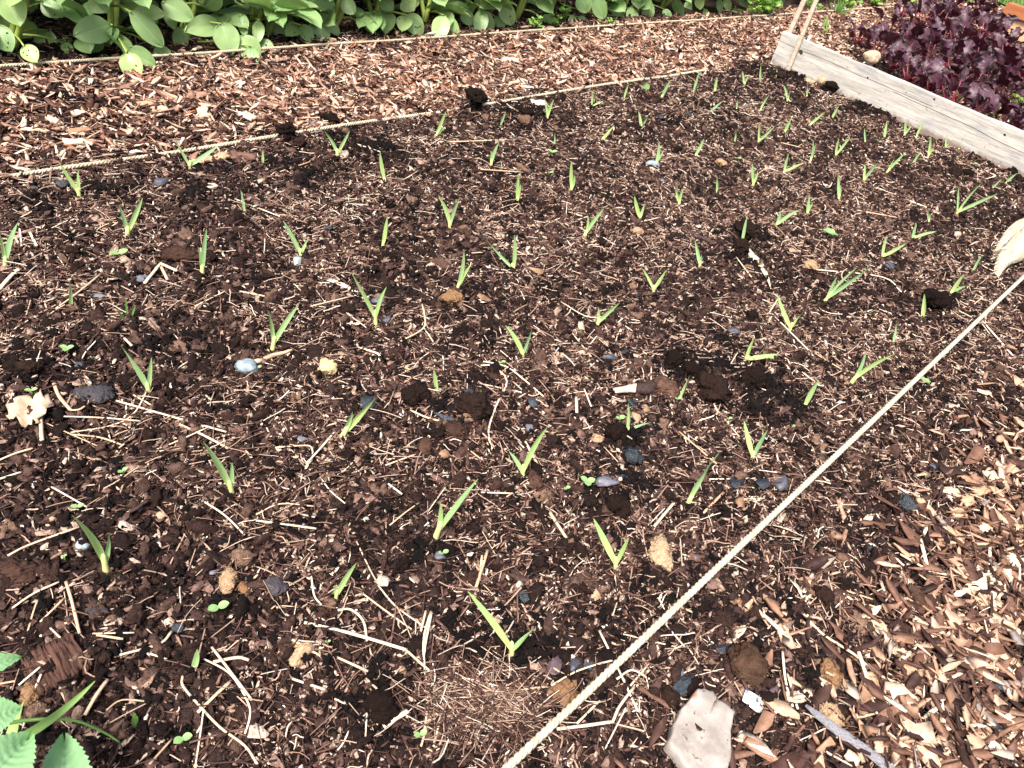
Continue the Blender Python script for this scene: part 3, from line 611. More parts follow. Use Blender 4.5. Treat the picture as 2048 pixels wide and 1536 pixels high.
# grey weathered stick
mt,nt,p=newmat('grey weathered wood',.75,.3)
c=ramp(nt,[(.35,(.12,.10,.10)),(.5,(.34,.33,.36)),(.65,(.62,.62,.66))],noise(nt,60,5,.7,coord(nt,'UV',(1.2,.35,1)))); nt.links.new(c,p.inputs['Base Color']); bump(nt,p,noise(nt,80,4,.7,coord(nt,'UV',(1.4,.3,1))),.003,.9); M['grey']=mt
stick('weathered_stick',[(1603,1420),(1640,1452),(1680,1482),(1720,1508),(1775,1550)],24,M['grey'],'long grey weathered stick running off the bottom edge','stick',flat=.5,n=9,taper=[.35,.8,1,1.1,.9,1.1],lift=.008)
stick('husk',[(1488,495),(1500,512),(1520,535),(1533,560),(1540,582)],17,M['rope'],'tapered white husk among the garlic shoots right of the middle','husk',flat=.35,n=8,taper=[.5,1,1.2,.8,.35,.1])
stick('husk',[(625,554),(665,566),(700,580),(738,600)],12,M['straw'],'long pale dry leaf blade left of a two-leaved garlic shoot','husk',flat=.3,n=8,taper=[.1,.8,1.2,1,.3])
stick('twig',[(1481,655),(1510,657),(1545,660)],9,mt_dark,'short straight dark twig right of the middle of the bed','twig',n=8)
stick('twig',[(1355,455),(1380,470),(1420,490),(1445,503)],8,mt_dark,'long slanting dark twig above a garlic shoot right of the middle','twig',n=7)
stick('root',[(510,730),(540,718),(565,712),(585,703)],9,M['straw'],'thick pale curved root above the pale blue stone','root',n=8,taper=[1.2,1,.9,.8,.7])
# dry leaf
b=B(); nu,nv=12,10; U=np.linspace(-1,1,nu); Vv=np.linspace(-1,1,nv); V=[];UV=[]
P=G(62,832); a=m(P,36); b2=m(P,30)/.75
ex=nrm(np.array([CM[0,0],CM[1,0],0])); ey=np.array([-ex[1],ex[0],0])
for u in U:
    for v in Vv:
        r=math.sqrt(max(0,1-v*v*.7))*(1+.15*math.sin(9*v+3*u)+.08*R.randn()*(abs(u)>.8))
        q=P+ex*a*u*r+ey*b2*v*(1+.10*math.sin(7*u)); V.append(q+np.array([0,0,.008+.010*abs(math.sin(u*2.4+v))+.006*u*v+.002*R.randn()])); UV.append(((v+1)/2,(u+1)/2))
b.add(V,gridq(nu,nv),None,UV); me=b.mesh('dry_leaf',P); o=obj('dry_leaf',me,M['cork'],None,P.tolist()); sdm=o.modifiers.new('s','SOLIDIFY'); sdm.thickness=.0006
tag(o,'curled dry pale leaf with crossing veins near the left edge','dry leaf')
# frayed wood end at the right edge (pale split end of a log lying across the bed corner)
fr=empty('split_log',G(2030,520)); tag(fr,'frayed pale split log end at the right edge above the front string','log')
mt,nt,p=newmat('frayed pale wood',.85,.2); c=ramp(nt,[(.3,(.42,.28,.15)),(.48,(.74,.64,.46)),(.7,(.86,.80,.66))],noise(nt,14,6,.7,coord(nt,'UV',(3,.5,1)))); nt.links.new(c,p.inputs['Base Color']); bump(nt,p,noise(nt,24,5,.7,coord(nt,'UV',(3.5,.35,1))),.006,1.); M['fray']=mt
for nm,pts,ws in (('upper_split',[(1984,520),(2005,497),(2035,478),(2085,462),(2160,440)],[4,26,44,56,60]),('lower_split',[(1991,560),(1998,535),(2030,512),(2080,490),(2160,465)],[4,24,50,66,74])):
    b=B(); P=[G(a,b_) for a,b_ in pts]; P=[q+np.array([0,0,m(q,w_)*.42]) for q,w_ in zip(P,ws)]; S_=smooth_path(P,5); rr=np.interp(np.linspace(0,1,len(S_)),np.linspace(0,1,5),[m(q,w_)/2 for q,w_ in zip(P,ws)])
    tube(b,S_,rr,28,.8,True,rough=.30)
    for _ in range(120):
        i=R.randint(0,10); th=R.rand()*6.28; q=S_[i]+np.array([math.cos(th)*.3,math.sin(th),abs(math.sin(th*1.7))])*rr[i]*.9; dd=nrm(S_[0]-S_[-1]+R.randn(3)*.12)*(.008+.02*R.rand()); w_=np.array([0,.0007,.0003]); b.add([q-w_,q+w_,q+dd],None,[(0,1,2)])
    obj(nm,b.mesh(nm,np.array(fr.location)),M['fray'],fr)
# ------------------------------------------------------------------ loose wood chips big enough to tell apart
CH=[(2000,1180,1,1,0)]
CHN=[(1565,1277,52,20,70),(1640,1372,1,1,0),(1752,1258,30,26,60),(1845,1275,44,28,-25),(1880,1282,26,24,40),(1902,1278,28,20,30),(2003,1255,60,22,35),(1985,1285,26,14,20),(1775,1428,72,20,-3),(1752,1402,40,22,20),(1808,1408,28,18,15),
 (1970,1400,44,26,-70),(1918,1408,36,30,60),(2008,1442,38,36,-3),(1880,1335,1,1,0),(1995,1345,54,16,35),(1920,1330,34,18,25),(2020,1325,50,20,30),(1850,1020,54,18,42),(1930,965,50,20,38),(1895,990,46,24,0),(1960,985,50,18,-25),(1985,960,44,30,40),(1912,1030,34,22,10),
 (1930,1005,30,20,-15),(2010,1020,28,24,60),(1925,1100,52,18,48),(1905,1070,44,14,32),(1885,1090,30,16,0),(1975,1160,34,18,-40),(1960,1200,40,30,60),(1988,1215,36,20,20),(2030,1130,30,40,70),(2010,1185,40,14,60),(1820,1345,60,24,5),(1870,1360,36,18,10),
 (1585,1400,26,34,60),(1680,1372,1,1,0),(1740,1365,34,20,70),(1950,1440,46,22,-60),(1885,1450,40,22,50),(1760,1500,36,26,20),(1810,1490,40,20,-20),(1870,1510,44,26,30),(1930,1500,50,24,-35),(1990,1500,56,26,50),(2030,1480,40,24,0),(1700,1520,30,22,40),(1965,1060,36,18,10),(2030,1060,36,20,-20),(2035,940,30,20,30),(1960,920,36,14,30),(1995,930,28,18,-20)]
for a,b_,L,W,r_ in CHN:
    if L<2: continue
    o=ribchunk('wood_chip',a,b_,L,W,min(W*.45,9),r_,M['chip1'],6,lift=.004); late(o,('broad ' if W>.6*L else 'long ' if W<.35*L else '')+'tan wood chip','wood chip','large wood chips on the near path',a,b_)
LM.append((1955,985,'orange wood chips nearest the right edge')) if 0 else None
CHB=[(160,290,62,18,-3),(305,212,60,14,-8),(160,268,46,16,-8),(60,258,1,1,0),(350,210,1,1,0),(408,232,40,20,60),(70,265,60,9,-4),(30,205,40,14,40),(560,280,1,1,0),(740,200,1,1,0),(1020,125,40,12,15),(820,200,40,10,-3),(805,160,30,16,20),(620,215,38,10,5),(560,235,44,12,3),(495,240,34,18,20),(268,272,32,16,70),(140,300,38,10,20),(180,230,38,14,20),(330,130,1,1,0),(1130,200,1,1,0),(1075,212,32,16,5),(820,130,28,14,10),(920,240,1,1,0),(110,248,50,14,30),(690,225,30,14,-5)]
CHB=[c_ for c_ in CHB if c_[2]>2]
CHB.sort(key=lambda c_:c_[0])
for k,(a,b_,L,W,r_) in enumerate(CHB):
    o=ribchunk('wood_chip',a,b_,L,W,min(W*.5,9),r_,M['chip1'],6,lift=.005)
    tag(o,('broad' if W>.45*L else 'long')+f' pale wood chip on the path behind the back string, {ORD[k] if k else "first"} from left','wood chip','large wood chips on the back path')
ORD+=['twenty-first','twenty-second','twenty-third','twenty-fourth','twenty-fifth']
# ------------------------------------------------------------------ straw stalks
ST=[([(235,810),(330,838),(453,872)],5),([(360,857),(410,880),(459,906)],6),([(123,841),(200,845),(282,850)],4),([(143,873),(220,860),(265,840),(290,800),(297,775)],3),([(96,855),(150,880),(199,901)],3),([(143,877),(200,883),(246,898)],4.5),([(83,840),(86,890)],9),([(110,776),(120,802),(143,829)],8),([(143,829),(160,828),(172,820)],5),
([(0,929),(35,915),(68,905)],5),([(298,913),(350,893),(415,863)],3.5),([(320,910),(360,905),(385,890)],3),([(105,982),(140,1003),(175,1022)],4),([(0,967),(45,952)],5),([(268,798),(307,820)],4),([(410,1012),(450,1040),(490,1078)],4.5),
([(820,828),(850,842),(887,852)],5),([(770,938),(800,927),(830,916)],4),([(775,975),(803,996)],5),([(640,962),(660,990),(690,1015)],3),([(778,1058),(810,1033),(838,1012)],3.5),([(512,1049),(570,1057),(632,1065)],5),([(512,1037),(560,1016),(627,1020)],3.5),
([(550,903),(600,900),(622,903),(624,925),(612,940)],4),([(612,935),(640,905),(668,872)],4.5),([(960,992),(1024,994)],4),([(920,894),(960,925)],3.5),([(982,905),(975,870),(990,820),(1012,770),(985,740),(960,738)],4),([(1024,770),(1060,800),(1090,785)],3),
([(717,703),(755,716),(758,730)],6),([(1166,785),(1180,820)],4),([(1150,802),(1151,833)],7),([(1300,740),(1299,770),(1298,810)],3),([(1242,937),(1237,968)],8),([(1205,900),(1270,970)],2.5),([(1355,870),(1430,935)],4.5),([(1403,1033),(1443,992)],6),([(1305,1060),(1330,1030),(1355,1000)],6),
([(1095,1030),(1130,1084)],8),([(1047,888),(1072,935)],6),([(1415,965),(1507,963)],3.5),([(1480,1005),(1525,1003)],3.5),([(1430,825),(1475,880)],3.5),([(1395,848),(1430,835),(1425,815)],3.5),
([(18,1120),(60,1100),(160,1062)],5.5),([(134,1172),(148,1220),(161,1275)],7),([(25,1226),(70,1195),(120,1172)],5),([(57,1275),(70,1230),(78,1208)],4),([(83,1252),(130,1205)],4.5),([(101,1262),(147,1307)],4.5),([(187,1275),(270,1273)],3.5),([(195,1278),(248,1286)],6),
([(241,1318),(320,1297),(345,1270)],6),([(301,1315),(335,1326)],5),([(424,1302),(460,1350),(504,1408)],6),([(404,1323),(460,1355),(495,1410),(500,1440),(490,1475)],4.5),([(427,1332),(475,1323),(498,1328)],8),([(396,1433),(430,1400),(460,1372)],8),([(366,1360),(367,1380),(400,1420),(440,1462),(490,1500),(515,1536)],6),
([(172,1438),(195,1400),(217,1367)],8),([(40,1378),(83,1342)],5),([(0,1376),(50,1367)],5),([(72,1387),(85,1356)],5),([(125,1392),(142,1424)],5),([(270,1536),(330,1487)],7),([(300,1536),(345,1485)],5),([(214,1428),(245,1408),(295,1410)],4),
([(608,1253),(700,1275),(810,1307)],8),([(810,1307),(840,1335),(870,1360)],6),([(712,1090),(740,1150),(755,1175)],3.5),([(755,1178),(790,1220),(850,1263)],4),([(725,1195),(770,1230),(822,1266)],4),([(860,1230),(845,1290),(850,1368)],5),([(850,1229),(840,1270)],5),([(862,1232),(850,1290),(846,1320)],5),
([(584,1287),(610,1303),(640,1320)],7),([(584,1365),(650,1387)],6),([(673,1322),(735,1350)],6),([(727,1360),(765,1397)],5),([(765,1461),(813,1430)],12),([(622,1160),(628,1200),(642,1217)],4.5),([(675,1228),(700,1227),(725,1250),(733,1290)],5.5),([(950,1182),(973,1108)],7),([(957,1168),(962,1118)],5),
([(855,1395),(850,1450),(845,1475)],6),([(840,1500),(860,1440),(880,1437)],5),([(880,1437),(865,1500)],5),([(815,1405),(900,1450),(1000,1470)],3.5),([(1196,1270),(1230,1340),(1272,1430)],5.5),([(1100,1378),(1150,1350),(1215,1330),(1250,1326)],4.5),([(1110,1465),(1160,1460),(1222,1450)],8),([(1222,1450),(1235,1420),(1265,1380)],6),
([(1230,1365),(1260,1347),(1295,1365)],5),([(1257,1378),(1295,1333)],4),([(1243,1275),(1346,1300)],4),([(1327,1255),(1365,1300)],3.5),([(1350,1218),(1388,1234)],5),([(1024,1388),(1090,1380)],5),([(1150,1454),(1196,1408)],5),([(1602,1235),(1640,1275),(1700,1315),(1755,1358),(1835,1390)],7),
([(1709,1305),(1722,1350),(1737,1400)],10),([(1510,1462),(1545,1432),(1575,1408)],7),([(1664,1182),(1700,1207)],6),([(1670,1182),(1740,1205)],4),([(1711,1210),(1762,1225)],4.5),([(1602,1193),(1620,1155)],8),([(1835,1085),(1852,1155)],9),([(1893,1091),(1970,1095),(2050,1088)],8),([(1973,1098),(1974,1140)],8),([(1955,1165),(1982,1143)],12),
([(1978,1150),(2015,1205)],8),([(1795,1115),(1860,1150),(1945,1165)],6),([(1920,1258),(1995,1292)],6),([(1560,1310),(1566,1370),(1580,1420)],6),([(1570,1355),(1590,1425)],6),([(113,625),(150,600),(202,556)],4),([(290,575),(322,535)],7),([(322,535),(355,550)],7),([(322,540),(336,568)],7),([(1960,647),(2021,717)],4.5),
([(1540,633),(1612,705)],4),([(1613,705),(1680,745)],3.5),([(60,470),(75,500)],6),([(0,588),(30,555),(40,548)],9),([(1530,640),(1555,600)],3),([(800,690),(845,665),(848,640),(843,615)],4),([(846,662),(865,690)],3),([(1120,610),(1170,640),(1210,640)],3),([(1140,670),(1180,720)],3.5),
([(965,730),(1010,740),(1050,770),(1085,800)],4),([(985,740),(1010,760)],4),([(1470,520),(1500,560)],3),([(1600,750),(1640,780)],3.5),([(1690,640),(1770,645)],4.5),([(1630,545),(1760,560),(1800,590)],3.5),([(1420,300),(1500,330)],3),([(1255,455),(1320,440)],3),([(700,290),(760,310)],3),([(900,290),(1030,285)],4),([(960,345),(1040,350)],3.5),
([(470,405),(560,440)],3.5),([(380,395),(420,390)],3.5),([(560,350),(620,330)],3),([(40,455),(45,500)],4),([(210,470),(270,430)],3.5),([(620,620),(700,600)],3),([(480,590),(530,600)],4),([(250,685),(265,700)],6),([(390,620),(450,590)],3),([(1680,420),(1790,440)],3.5),([(1750,380),(1850,420)],4),([(1940,640),(1900,620)],3),([(1560,290),(1600,300)],3)]
for pts,w_ in ST:
    px_=np.array(pts,float); L=np.sum(np.hypot(*(px_[1:]-px_[:-1]).T)); st=np.hypot(*(px_[-1]-px_[0]))/L
    look=('short ' if L<55 else 'long ' if L>120 else '')+('thick ' if w_>=6.5 else 'thin ' if w_<=4 else '')+('straight' if st>.985 else 'curved')+' straw'
    stick('straw_stalk',pts,w_,M['straw'],None,'straw','straw stalks lying on the bed',lift=.0065,flat=.6,n=5,rough=.1,late_=look)
flush_labels()
# ------------------------------------------------------------------ garlic shoots
SH=[(160,394,[(119,326),(156,340)]),(378,338,[(350,280),(436,292)]),(525,330,[(526,300)]),(675,312,[(645,258),(699,262)]),(490,427,[(481,379)]),(255,475,[(238,410),(285,396)]),(10,536,[(36,445),(0,470)]),(405,555,[(413,458),(398,495)]),(602,516,[(566,441),(616,478)]),
(870,275,[(892,222),(889,253)]),(1000,253,[(1012,222)]),(1095,238,[(1089,197),(1108,198)]),(1180,215,[(1184,180),(1207,202)]),(1247,200,[(1257,168)]),(1320,200,[(1341,160),(1332,180)]),(1282,258,[(1277,222),(1297,230)]),(982,330,[(998,285),(983,302)]),(1108,292,[(1109,268)]),(1202,283,[(1229,250),(1213,265)]),
(1310,333,[(1318,284),(1328,300)]),(1034,408,[(1037,347),(1042,368)]),(1142,384,[(1143,322),(1149,350)]),(770,362,[(760,303)]),(900,458,[(876,390),(919,397)]),(766,490,[(775,430)]),(1358,413,[(1349,362),(1368,375)]),(1280,441,[(1269,392),(1290,406)]),(1168,475,[(1207,418),(1176,430)]),(1030,545,[(975,482),(1029,470)]),
(1386,187,[(1399,142)]),(1429,185,[(1434,154),(1431,160)]),(1488,172,[(1485,142),(1499,148)]),(1521,168,[(1522,130)]),(1553,152,[(1554,138)]),(1575,205,[(1567,170),(1579,186)]),(1614,192,[(1616,172)]),(1520,222,[(1539,190)]),(1473,218,[(1475,198)]),(1418,227,[(1444,204)]),(1662,239,[(1678,211)]),(1618,252,[(1650,224),(1632,237)]),
(1568,268,[(1583,234),(1575,245)]),(1515,287,[(1518,247),(1549,253)]),(1467,290,[(1472,266)]),(1390,312,[(1408,278)]),(1745,208,[(1747,190)]),(1768,280,[(1774,242)]),(1731,285,[(1729,256)]),(1808,272,[(1810,240),(1822,251)]),(1831,277,[(1849,240)]),(1855,316,[(1861,272),(1868,295)]),(1889,297,[(1893,270),(1897,288)]),(1917,300,[(1932,270)]),
(1670,314,[(1678,277),(1700,275)]),(1620,325,[(1626,278),(1631,290)]),(1566,347,[(1577,308),(1606,326)]),(1823,330,[(1843,300)]),(1770,350,[(1813,304),(1787,320)]),(1726,365,[(1730,328),(1757,325)]),(1677,401,[(1676,350),(1682,372)]),(1506,372,[(1505,326),(1516,342)]),(1434,386,[(1434,350)]),(1613,432,[(1619,388),(1626,405)]),
(1550,454,[(1562,420),(1598,420)]),(1484,490,[(1494,434)]),(1910,432,[(1917,375),(1995,388),(1965,365)]),(1981,380,[(2003,358)]),(2010,368,[(2035,346)]),(1858,446,[(1854,413),(1860,428)]),(1822,480,[(1833,446),(1873,463)]),(1762,517,[(1774,470),(1812,487)]),(1400,535,[(1390,480),(1403,510)]),(1944,546,[(1964,509)]),(1897,590,[(1928,548),(1930,572)]),
(1845,640,[(1849,588)]),(1307,584,[(1284,536),(1334,538)]),(1646,606,[(1674,553),(1742,533),(1713,536)]),(1580,664,[(1554,588),(1609,622)]),(1787,688,[(1793,643)]),(1487,722,[(1508,676),(1556,708)]),(1700,768,[(1731,703),(1789,708)]),(1608,815,[(1638,760)]),(1505,920,[(1488,842),(1535,860)]),(1376,1005,[(1440,903)]),(142,620,[(139,562)]),
(545,698,[(536,620),(597,610)]),(300,790,[(243,693),(303,715)]),(465,990,[(406,883),(464,925)]),(683,875,[(750,797),(705,823)]),(752,648,[(702,544),(773,574)]),(912,585,[(928,502),(943,527)]),(1193,652,[(1240,605),(1197,615)]),(1046,716,[(1011,651),(1064,658)]),(875,785,[(867,738)]),(1250,866,[(1257,806),(1303,845)]),(1358,800,[(1380,750)]),
(1046,957,[(1018,903),(1094,855)]),(870,1077,[(956,958),(881,1005)]),(213,1140,[(143,1030),(218,1069)]),(671,1200,[(712,1127),(670,1170)]),(385,1342,[(395,1298)]),(1024,1312,[(936,1183),(1071,1255)]),(1232,1137,[(1187,1037),(1258,1075)]),(12,1497,[(49,1400)])]
def blade(b,P0,P1,bow,w,fold=.35,curl=0.,ns=12,nv=5,side_=None,v0=.1):
    """tapering V-folded leaf from P0 to P1, bowed by vector bow"""
    P0=np.asarray(P0,float);P1=np.asarray(P1,float); L=np.linalg.norm(P1-P0); V=[];U=[]
    c=(P0+P1)/2+bow
    for i in range(ns):
        t_=i/(ns-1); q=(1-t_)**2*P0+2*t_*(1-t_)*c+t_*t_*P1; d=nrm(2*(1-t_)*(c-P0)+2*t_*(P1-c))
        sd_=nrm(np.cross(d,CP-q)) if side_ is None else nrm(side_-d*(side_@d)); nn=nrm(np.cross(sd_,d))
        ww=w*.5*min(1,.62+1.3*t_)*(1-max(0,(t_-.35)/.65)**2.1)**.75; ww=max(ww,w*.05)
        a=curl*t_; sd2=sd_*math.cos(a)+nn*math.sin(a); nn2=np.cross(sd2,d)
        for j in range(nv):
            s_=2*j/(nv-1)-1; V.append(q+sd2*ww*s_-nn2*ww*fold*(1-abs(s_))*1.0); U.append(((s_+1)/2,v0+(1-v0)*t_))
    b.add(V,gridq(ns,nv),None,U)
rows={}
for i,(a,b_,tips) in enumerate(SH):
    P=gz(a,b_); rows.setdefault(max(0,int(round((P[1]-.236)/.184))),[]).append((P[0],i))
rowname=['front row','second row','third row','fourth row','fifth row','sixth row','back row','back row']
LAB={}
for k,L in rows.items():
    L.sort()
    for n,(x_,i) in enumerate(L): LAB[i]=(n,rowname[min(k,7)])
gl={}
for i,(a,b_,tips) in enumerate(SH):
    P=G(a,b_); P[2]-=.002
    vh=nrm([P[0],P[1],0]); rise=[]
    ln=max(math.hypot(x_-a,y_-b_) for x_,y_ in tips); lm_=m(P,ln)
    size='tall' if lm_>.085 else 'short' if lm_<.05 else 'middling'
    cnt={1:'single-leaved',2:'two-leaved',3:'three-leaved'}[len(tips)]
    n,rn=LAB[i]; nth='first' if n==0 else ORD[n]
    e=empty('garlic_shoot',P); tag(e,f'{size} {cnt} garlic shoot, {nth} from left in the {rn} from the front string','garlic shoot','garlic shoots planted in rows across the bed')
    ld=[]
    for x_,y_ in tips:
        # vertical plane through the shoot that faces the view, slightly turned
        nn=nrm(vh+np.array([R.randn()*.15,R.randn()*.15,0])); d=ray(x_,y_); t_=((P-CP)@nn)/(d@nn); ld.append(CP+d*t_)
    up=np.array([0,0,1.]); mean=sum(nrm(q-P) for q in ld)/len(ld)
    big=max(ld,key=lambda q:np.linalg.norm(q-P)); Ls=np.linalg.norm(big-P)
    hs=Ls*(.24 if len(tips)>1 else .14); top=P+nrm(mean+up*.25)*hs; r0=.0026+.0013*R.rand(); 
    if lm_<.05: r0*=.7
    b=B(); tube(b,[P-up*.004,P+(top-P)*.15,P+(top-P)*.55,top,top+(top-P)*.15],[r0*1.25,r0*1.15,r0*.95,r0*.85,r0*.3],8,1.,True)
    obj('sheath',b.mesh('sheath',P),M['sheath'],e)
    for k,q in enumerate(ld):
        b=B(); L=np.linalg.norm(q-P); wd=(.0064+.0020*R.rand())*(1. if q is big else .8)*(.75 if lm_<.05 else 1)
        if a<30 and b_>1400: wd*=1.6
        st=P+(top-P)*(.55 if q is big else .45); dirx=nrm(q-st)
        sag=up-dirx*(dirx@up); bow=(sag*(.07 if k%2 else .10)+nrm(np.cross(dirx,vh))*R.randn()*.04)*L*(1 if R.rand()<.8 else -.4)
        blade(b,st,q,bow,wd,.38,R.randn()*.7)
        o=obj('leaf',b.mesh('leaf',P),M['garlic'],e)
print('shoots',len(SH))
# ------------------------------------------------------------------ ropes
def rope(name,A,Bp,r,label,wig=.0,fuzz=500):
    A=np.array(A,float);Bp=np.array(Bp,float); L=np.linalg.norm(Bp-A); pitch=r*5.2; n=int(L/pitch*9); d=(Bp-A)/L
    sd_=nrm(np.cross(d,[0,0,1])); up=np.cross(sd_,d); t_=np.linspace(0,1,n)
    c=A+np.outer(t_,Bp-A); c[:,2]+=wig*(fbm(c[:,0]*3,c[:,1]*3,91,2)-.5); c+=np.outer((fbm(c[:,0]*2.5,c[:,1],93,2)-.5)*wig*1.2,sd_)
    b=B(); s6=6
    for k in range(3):
        ph=2*PI*t_*L/pitch+2*PI*k/3; q=c+(np.cos(ph)[:,None]*sd_+np.sin(ph)[:,None]*up)*r*.40
        V=[];a=np.arange(s6)*2*PI/s6; rr=r*.62*(1+.10*np.sin(ph*7.3)[:,None]*np.cos(a*3+k))
        V=q[:,None,:]+rr[:,:,None]*(np.cos(a)[None,:,None]*sd_+np.sin(a)[None,:,None]*up)
        I_=np.arange(n*s6).reshape(n,s6); J=np.roll(I_,-1,axis=1)
        b.add(V.reshape(-1,3),np.stack([I_[:-1],I_[1:],J[1:],J[:-1]],-1).reshape(-1,4),None,np.stack([np.tile(a/6.3,n),np.repeat(t_*L*60,s6)],-1))
    for _ in range(fuzz):
        i=R.randint(n); th=R.rand()*6.28; v=nrm(d*(R.rand()-.3)*2+sd_*math.cos(th)+up*math.sin(th)); p0=c[i]+v*r*.8; p1=p0+v*r*(.4+1.2*R.rand()**2)
        w_=nrm(np.cross(v,d))*.00018; b.add([p0-w_,p0+w_,p1],None,[(0,1,2)])
    o=obj(name,b.mesh(name,A),M['rope'],None,A.tolist()); tag(o,label,'string','twine lines marking the edges of the beds'); return o
a=gz(985,1561,.03); b_=gz(2048,553,.03); d=b_-a
rope('garden_string',a-d*.35,b_+d*.55,.0044,'twisted cream string along the front edge of the bed',.002,1600)
a=gz(0,358,.010); b_=gz(1345,150,.012); d=b_-a
rope('garden_string',a-d*.2,b_+d*.10,.0040,'twisted cream string along the back edge of the bed, partly buried',.010,900)
a=gz(0,131,.014); b_=gz(1370,41,.014); d=b_-a
rope('garden_string',a-d*.2,b_+d*.9,.0034,'cream string along the foot of the broad bean row',.006,500)
# ------------------------------------------------------------------ plank
def wood_mat(name,base,dark,knots=True,crack=True):
    mt,nt,p=newmat(name,.75,.3); ob=coord(nt); sx=nt.nodes.new('ShaderNodeSeparateXYZ'); nt.links.new(ob,sx.inputs[0])
    n1=noise(nt,5,5,.65,coord(nt,'Object',(2,.9,14))); n2=noise(nt,20,5,.7,coord(nt,'Object',(2,.6,16)))
    c=ramp(nt,[(.3,dark),(.5,base),(.7,tuple(min(.9,v*1.18) for v in base))],n1)
    c=mixc(nt,c,ramp(nt,[(.34,(.55,.52,.50)),(.5,(1,1,1))],n2),.7,'MULTIPLY')
    c=mixc(nt,c,(.24,.26,.29),ramp(nt,[(.52,(0,0,0)),(.72,(.6,.6,.6))],noise(nt,7,3,.6,coord(nt,'Object',(1,1,3)))))
    wv=nt.nodes.new('ShaderNodeTexWave'); wv.wave_type='BANDS'; wv.bands_direction='Z'; wv.inputs['Scale'].default_value=16; wv.inputs['Distortion'].default_value=9; wv.inputs['Detail'].default_value=2.5; wv.inputs['Detail Scale'].default_value=.9
    nt.links.new(coord(nt,'Object',(1,.55,1)),wv.inputs[0])
    c=mixc(nt,c,ramp(nt,[(0,(.55,.47,.40)),(.22,(1,1,1))],wv.outputs[0]),.2,'MULTIPLY')
    if crack:
        wob=math_(nt,'MULTIPLY',math_(nt,'SUBTRACT',noise(nt,6,2,.5,coord(nt,'Object',(1,1,.2))),.5),.014)
        z=math_(nt,'ADD',sx.outputs[2],wob)
        def line(z0,sl,wd,y0,y1):
            d_=math_(nt,'ABSOLUTE',math_(nt,'SUBTRACT',z,math_(nt,'ADD',math_(nt,'MULTIPLY',sx.outputs[1],sl),z0)))
            m_=math_(nt,'LESS_THAN',d_,wd); m_=math_(nt,'MULTIPLY',m_,math_(nt,'GREATER_THAN',sx.outputs[1],y0)); return math_(nt,'MULTIPLY',m_,math_(nt,'LESS_THAN',sx.outputs[1],y1))
        k=math_(nt,'MAXIMUM',line(.086,0.004,.0008,.78,1.6),line(.060,.026,.0009,-.8,.92)); k=math_(nt,'MAXIMUM',k,line(.028,.0,.0007,-.8,.35))
        c=mixc(nt,c,(.06,.045,.04),k)
    if crack:
        dz=math_(nt,'ADD',sx.outputs[2],math_(nt,'MULTIPLY',math_(nt,'SUBTRACT',noise(nt,30,4,.7,coord(nt)),.5),.05))
        c=mixc(nt,c,(.16,.10,.07),ramp(nt,[(.010,(.75,.75,.75)),(.022,(0,0,0))],dz))
        c=mixc(nt,c,(.20,.13,.09),ramp(nt,[(.66,(0,0,0)),(.72,(.7,.7,.7))],noise(nt,70,3,.6,coord(nt))))
    nt.links.new(c,p.inputs['Base Color']); bump(nt,p,n2,.002,.7); return mt
M['plank']=wood_mat('weathered pale plank',(.50,.475,.43),(.34,.32,.29))
M['stake']=wood_mat('stake wood',(.60,.47,.36),(.36,.26,.19),crack=False)
def boxmesh(name,x0,x1,y0,y1,z0,z1,bev=.002,cuts=0,wob=0.,holes=()):
    import bmesh
    bm=bmesh.new(); bmesh.ops.create_cube(bm,size=1)
    bmesh.ops.scale(bm,vec=(x1-x0,y1-y0,z1-z0),verts=bm.verts); bmesh.ops.translate(bm,vec=((x0+x1)/2,(y0+y1)/2,(z0+z1)/2),verts=bm.verts)
    if cuts:
        for k in range(1,cuts):
            y=y0+(y1-y0)*k/cuts; bmesh.ops.bisect_plane(bm,geom=bm.verts[:]+bm.edges[:]+bm.faces[:],plane_co=(0,y,0),plane_no=(0,1,0))
    bmesh.ops.bevel(bm,geom=[e for e in bm.edges if len(e.link_faces)==2 and e.calc_face_angle(0)>.5],offset=bev,segments=2,affect='EDGES')
    if wob:
        for v in bm.verts:
            k=(vn(v.co.y*np.float64(23),v.co.z*np.float64(9),7)-.5)*wob
            if v.co.z>(z0+z1)/2: v.co.z+=float(k)
            v.co.x+=float((vn(np.float64(v.co.y*5),np.float64(3),8)-.5)*wob*.6)
    me=bpy.data.meshes.new(name); bm.to_mesh(me); bm.free()
    if holes:
        o=bpy.data.objects.new('tmp',me); C.objects.link(o); cs=[]
        for (y,z,r) in holes:
            bm=bmesh.new(); bmesh.ops.create_cone(bm,cap_ends=True,segments=14,radius1=r,radius2=r,depth=.02)
            from mathutils import Matrix
            bmesh.ops.transform(bm,matrix=Matrix.Translation((x0+.004,y,z))@Matrix.Rotation(PI/2,4,'Y')@Matrix.Scale(1.75,4,(0,0,1)),verts=bm.verts)
            m2=bpy.data.meshes.new('c'); bm.to_mesh(m2); bm.free(); c_=bpy.data.objects.new('c',m2); C.objects.link(c_); cs.append(c_)
            md=o.modifiers.new('b','BOOLEAN'); md.operation='DIFFERENCE'; md.object=c_; md.solver='EXACT'
        dg=bpy.context.evaluated_depsgraph_get(); me2=bpy.data.meshes.new_from_object(o.evaluated_get(dg))
        for q in cs+[o]: bpy.data.objects.remove(q)
        me2.name=name; return me2
    return me
hs=[]
for a,b_,r_ in ((1601,105,.0098),(1735,156,.004),(1868,199,.0042),(1812,185,.0022),(2009,270,.0045),(1874,212,.0015)):
    q=on_x(a,b_,XP); hs.append((q[1],q[2],r_))
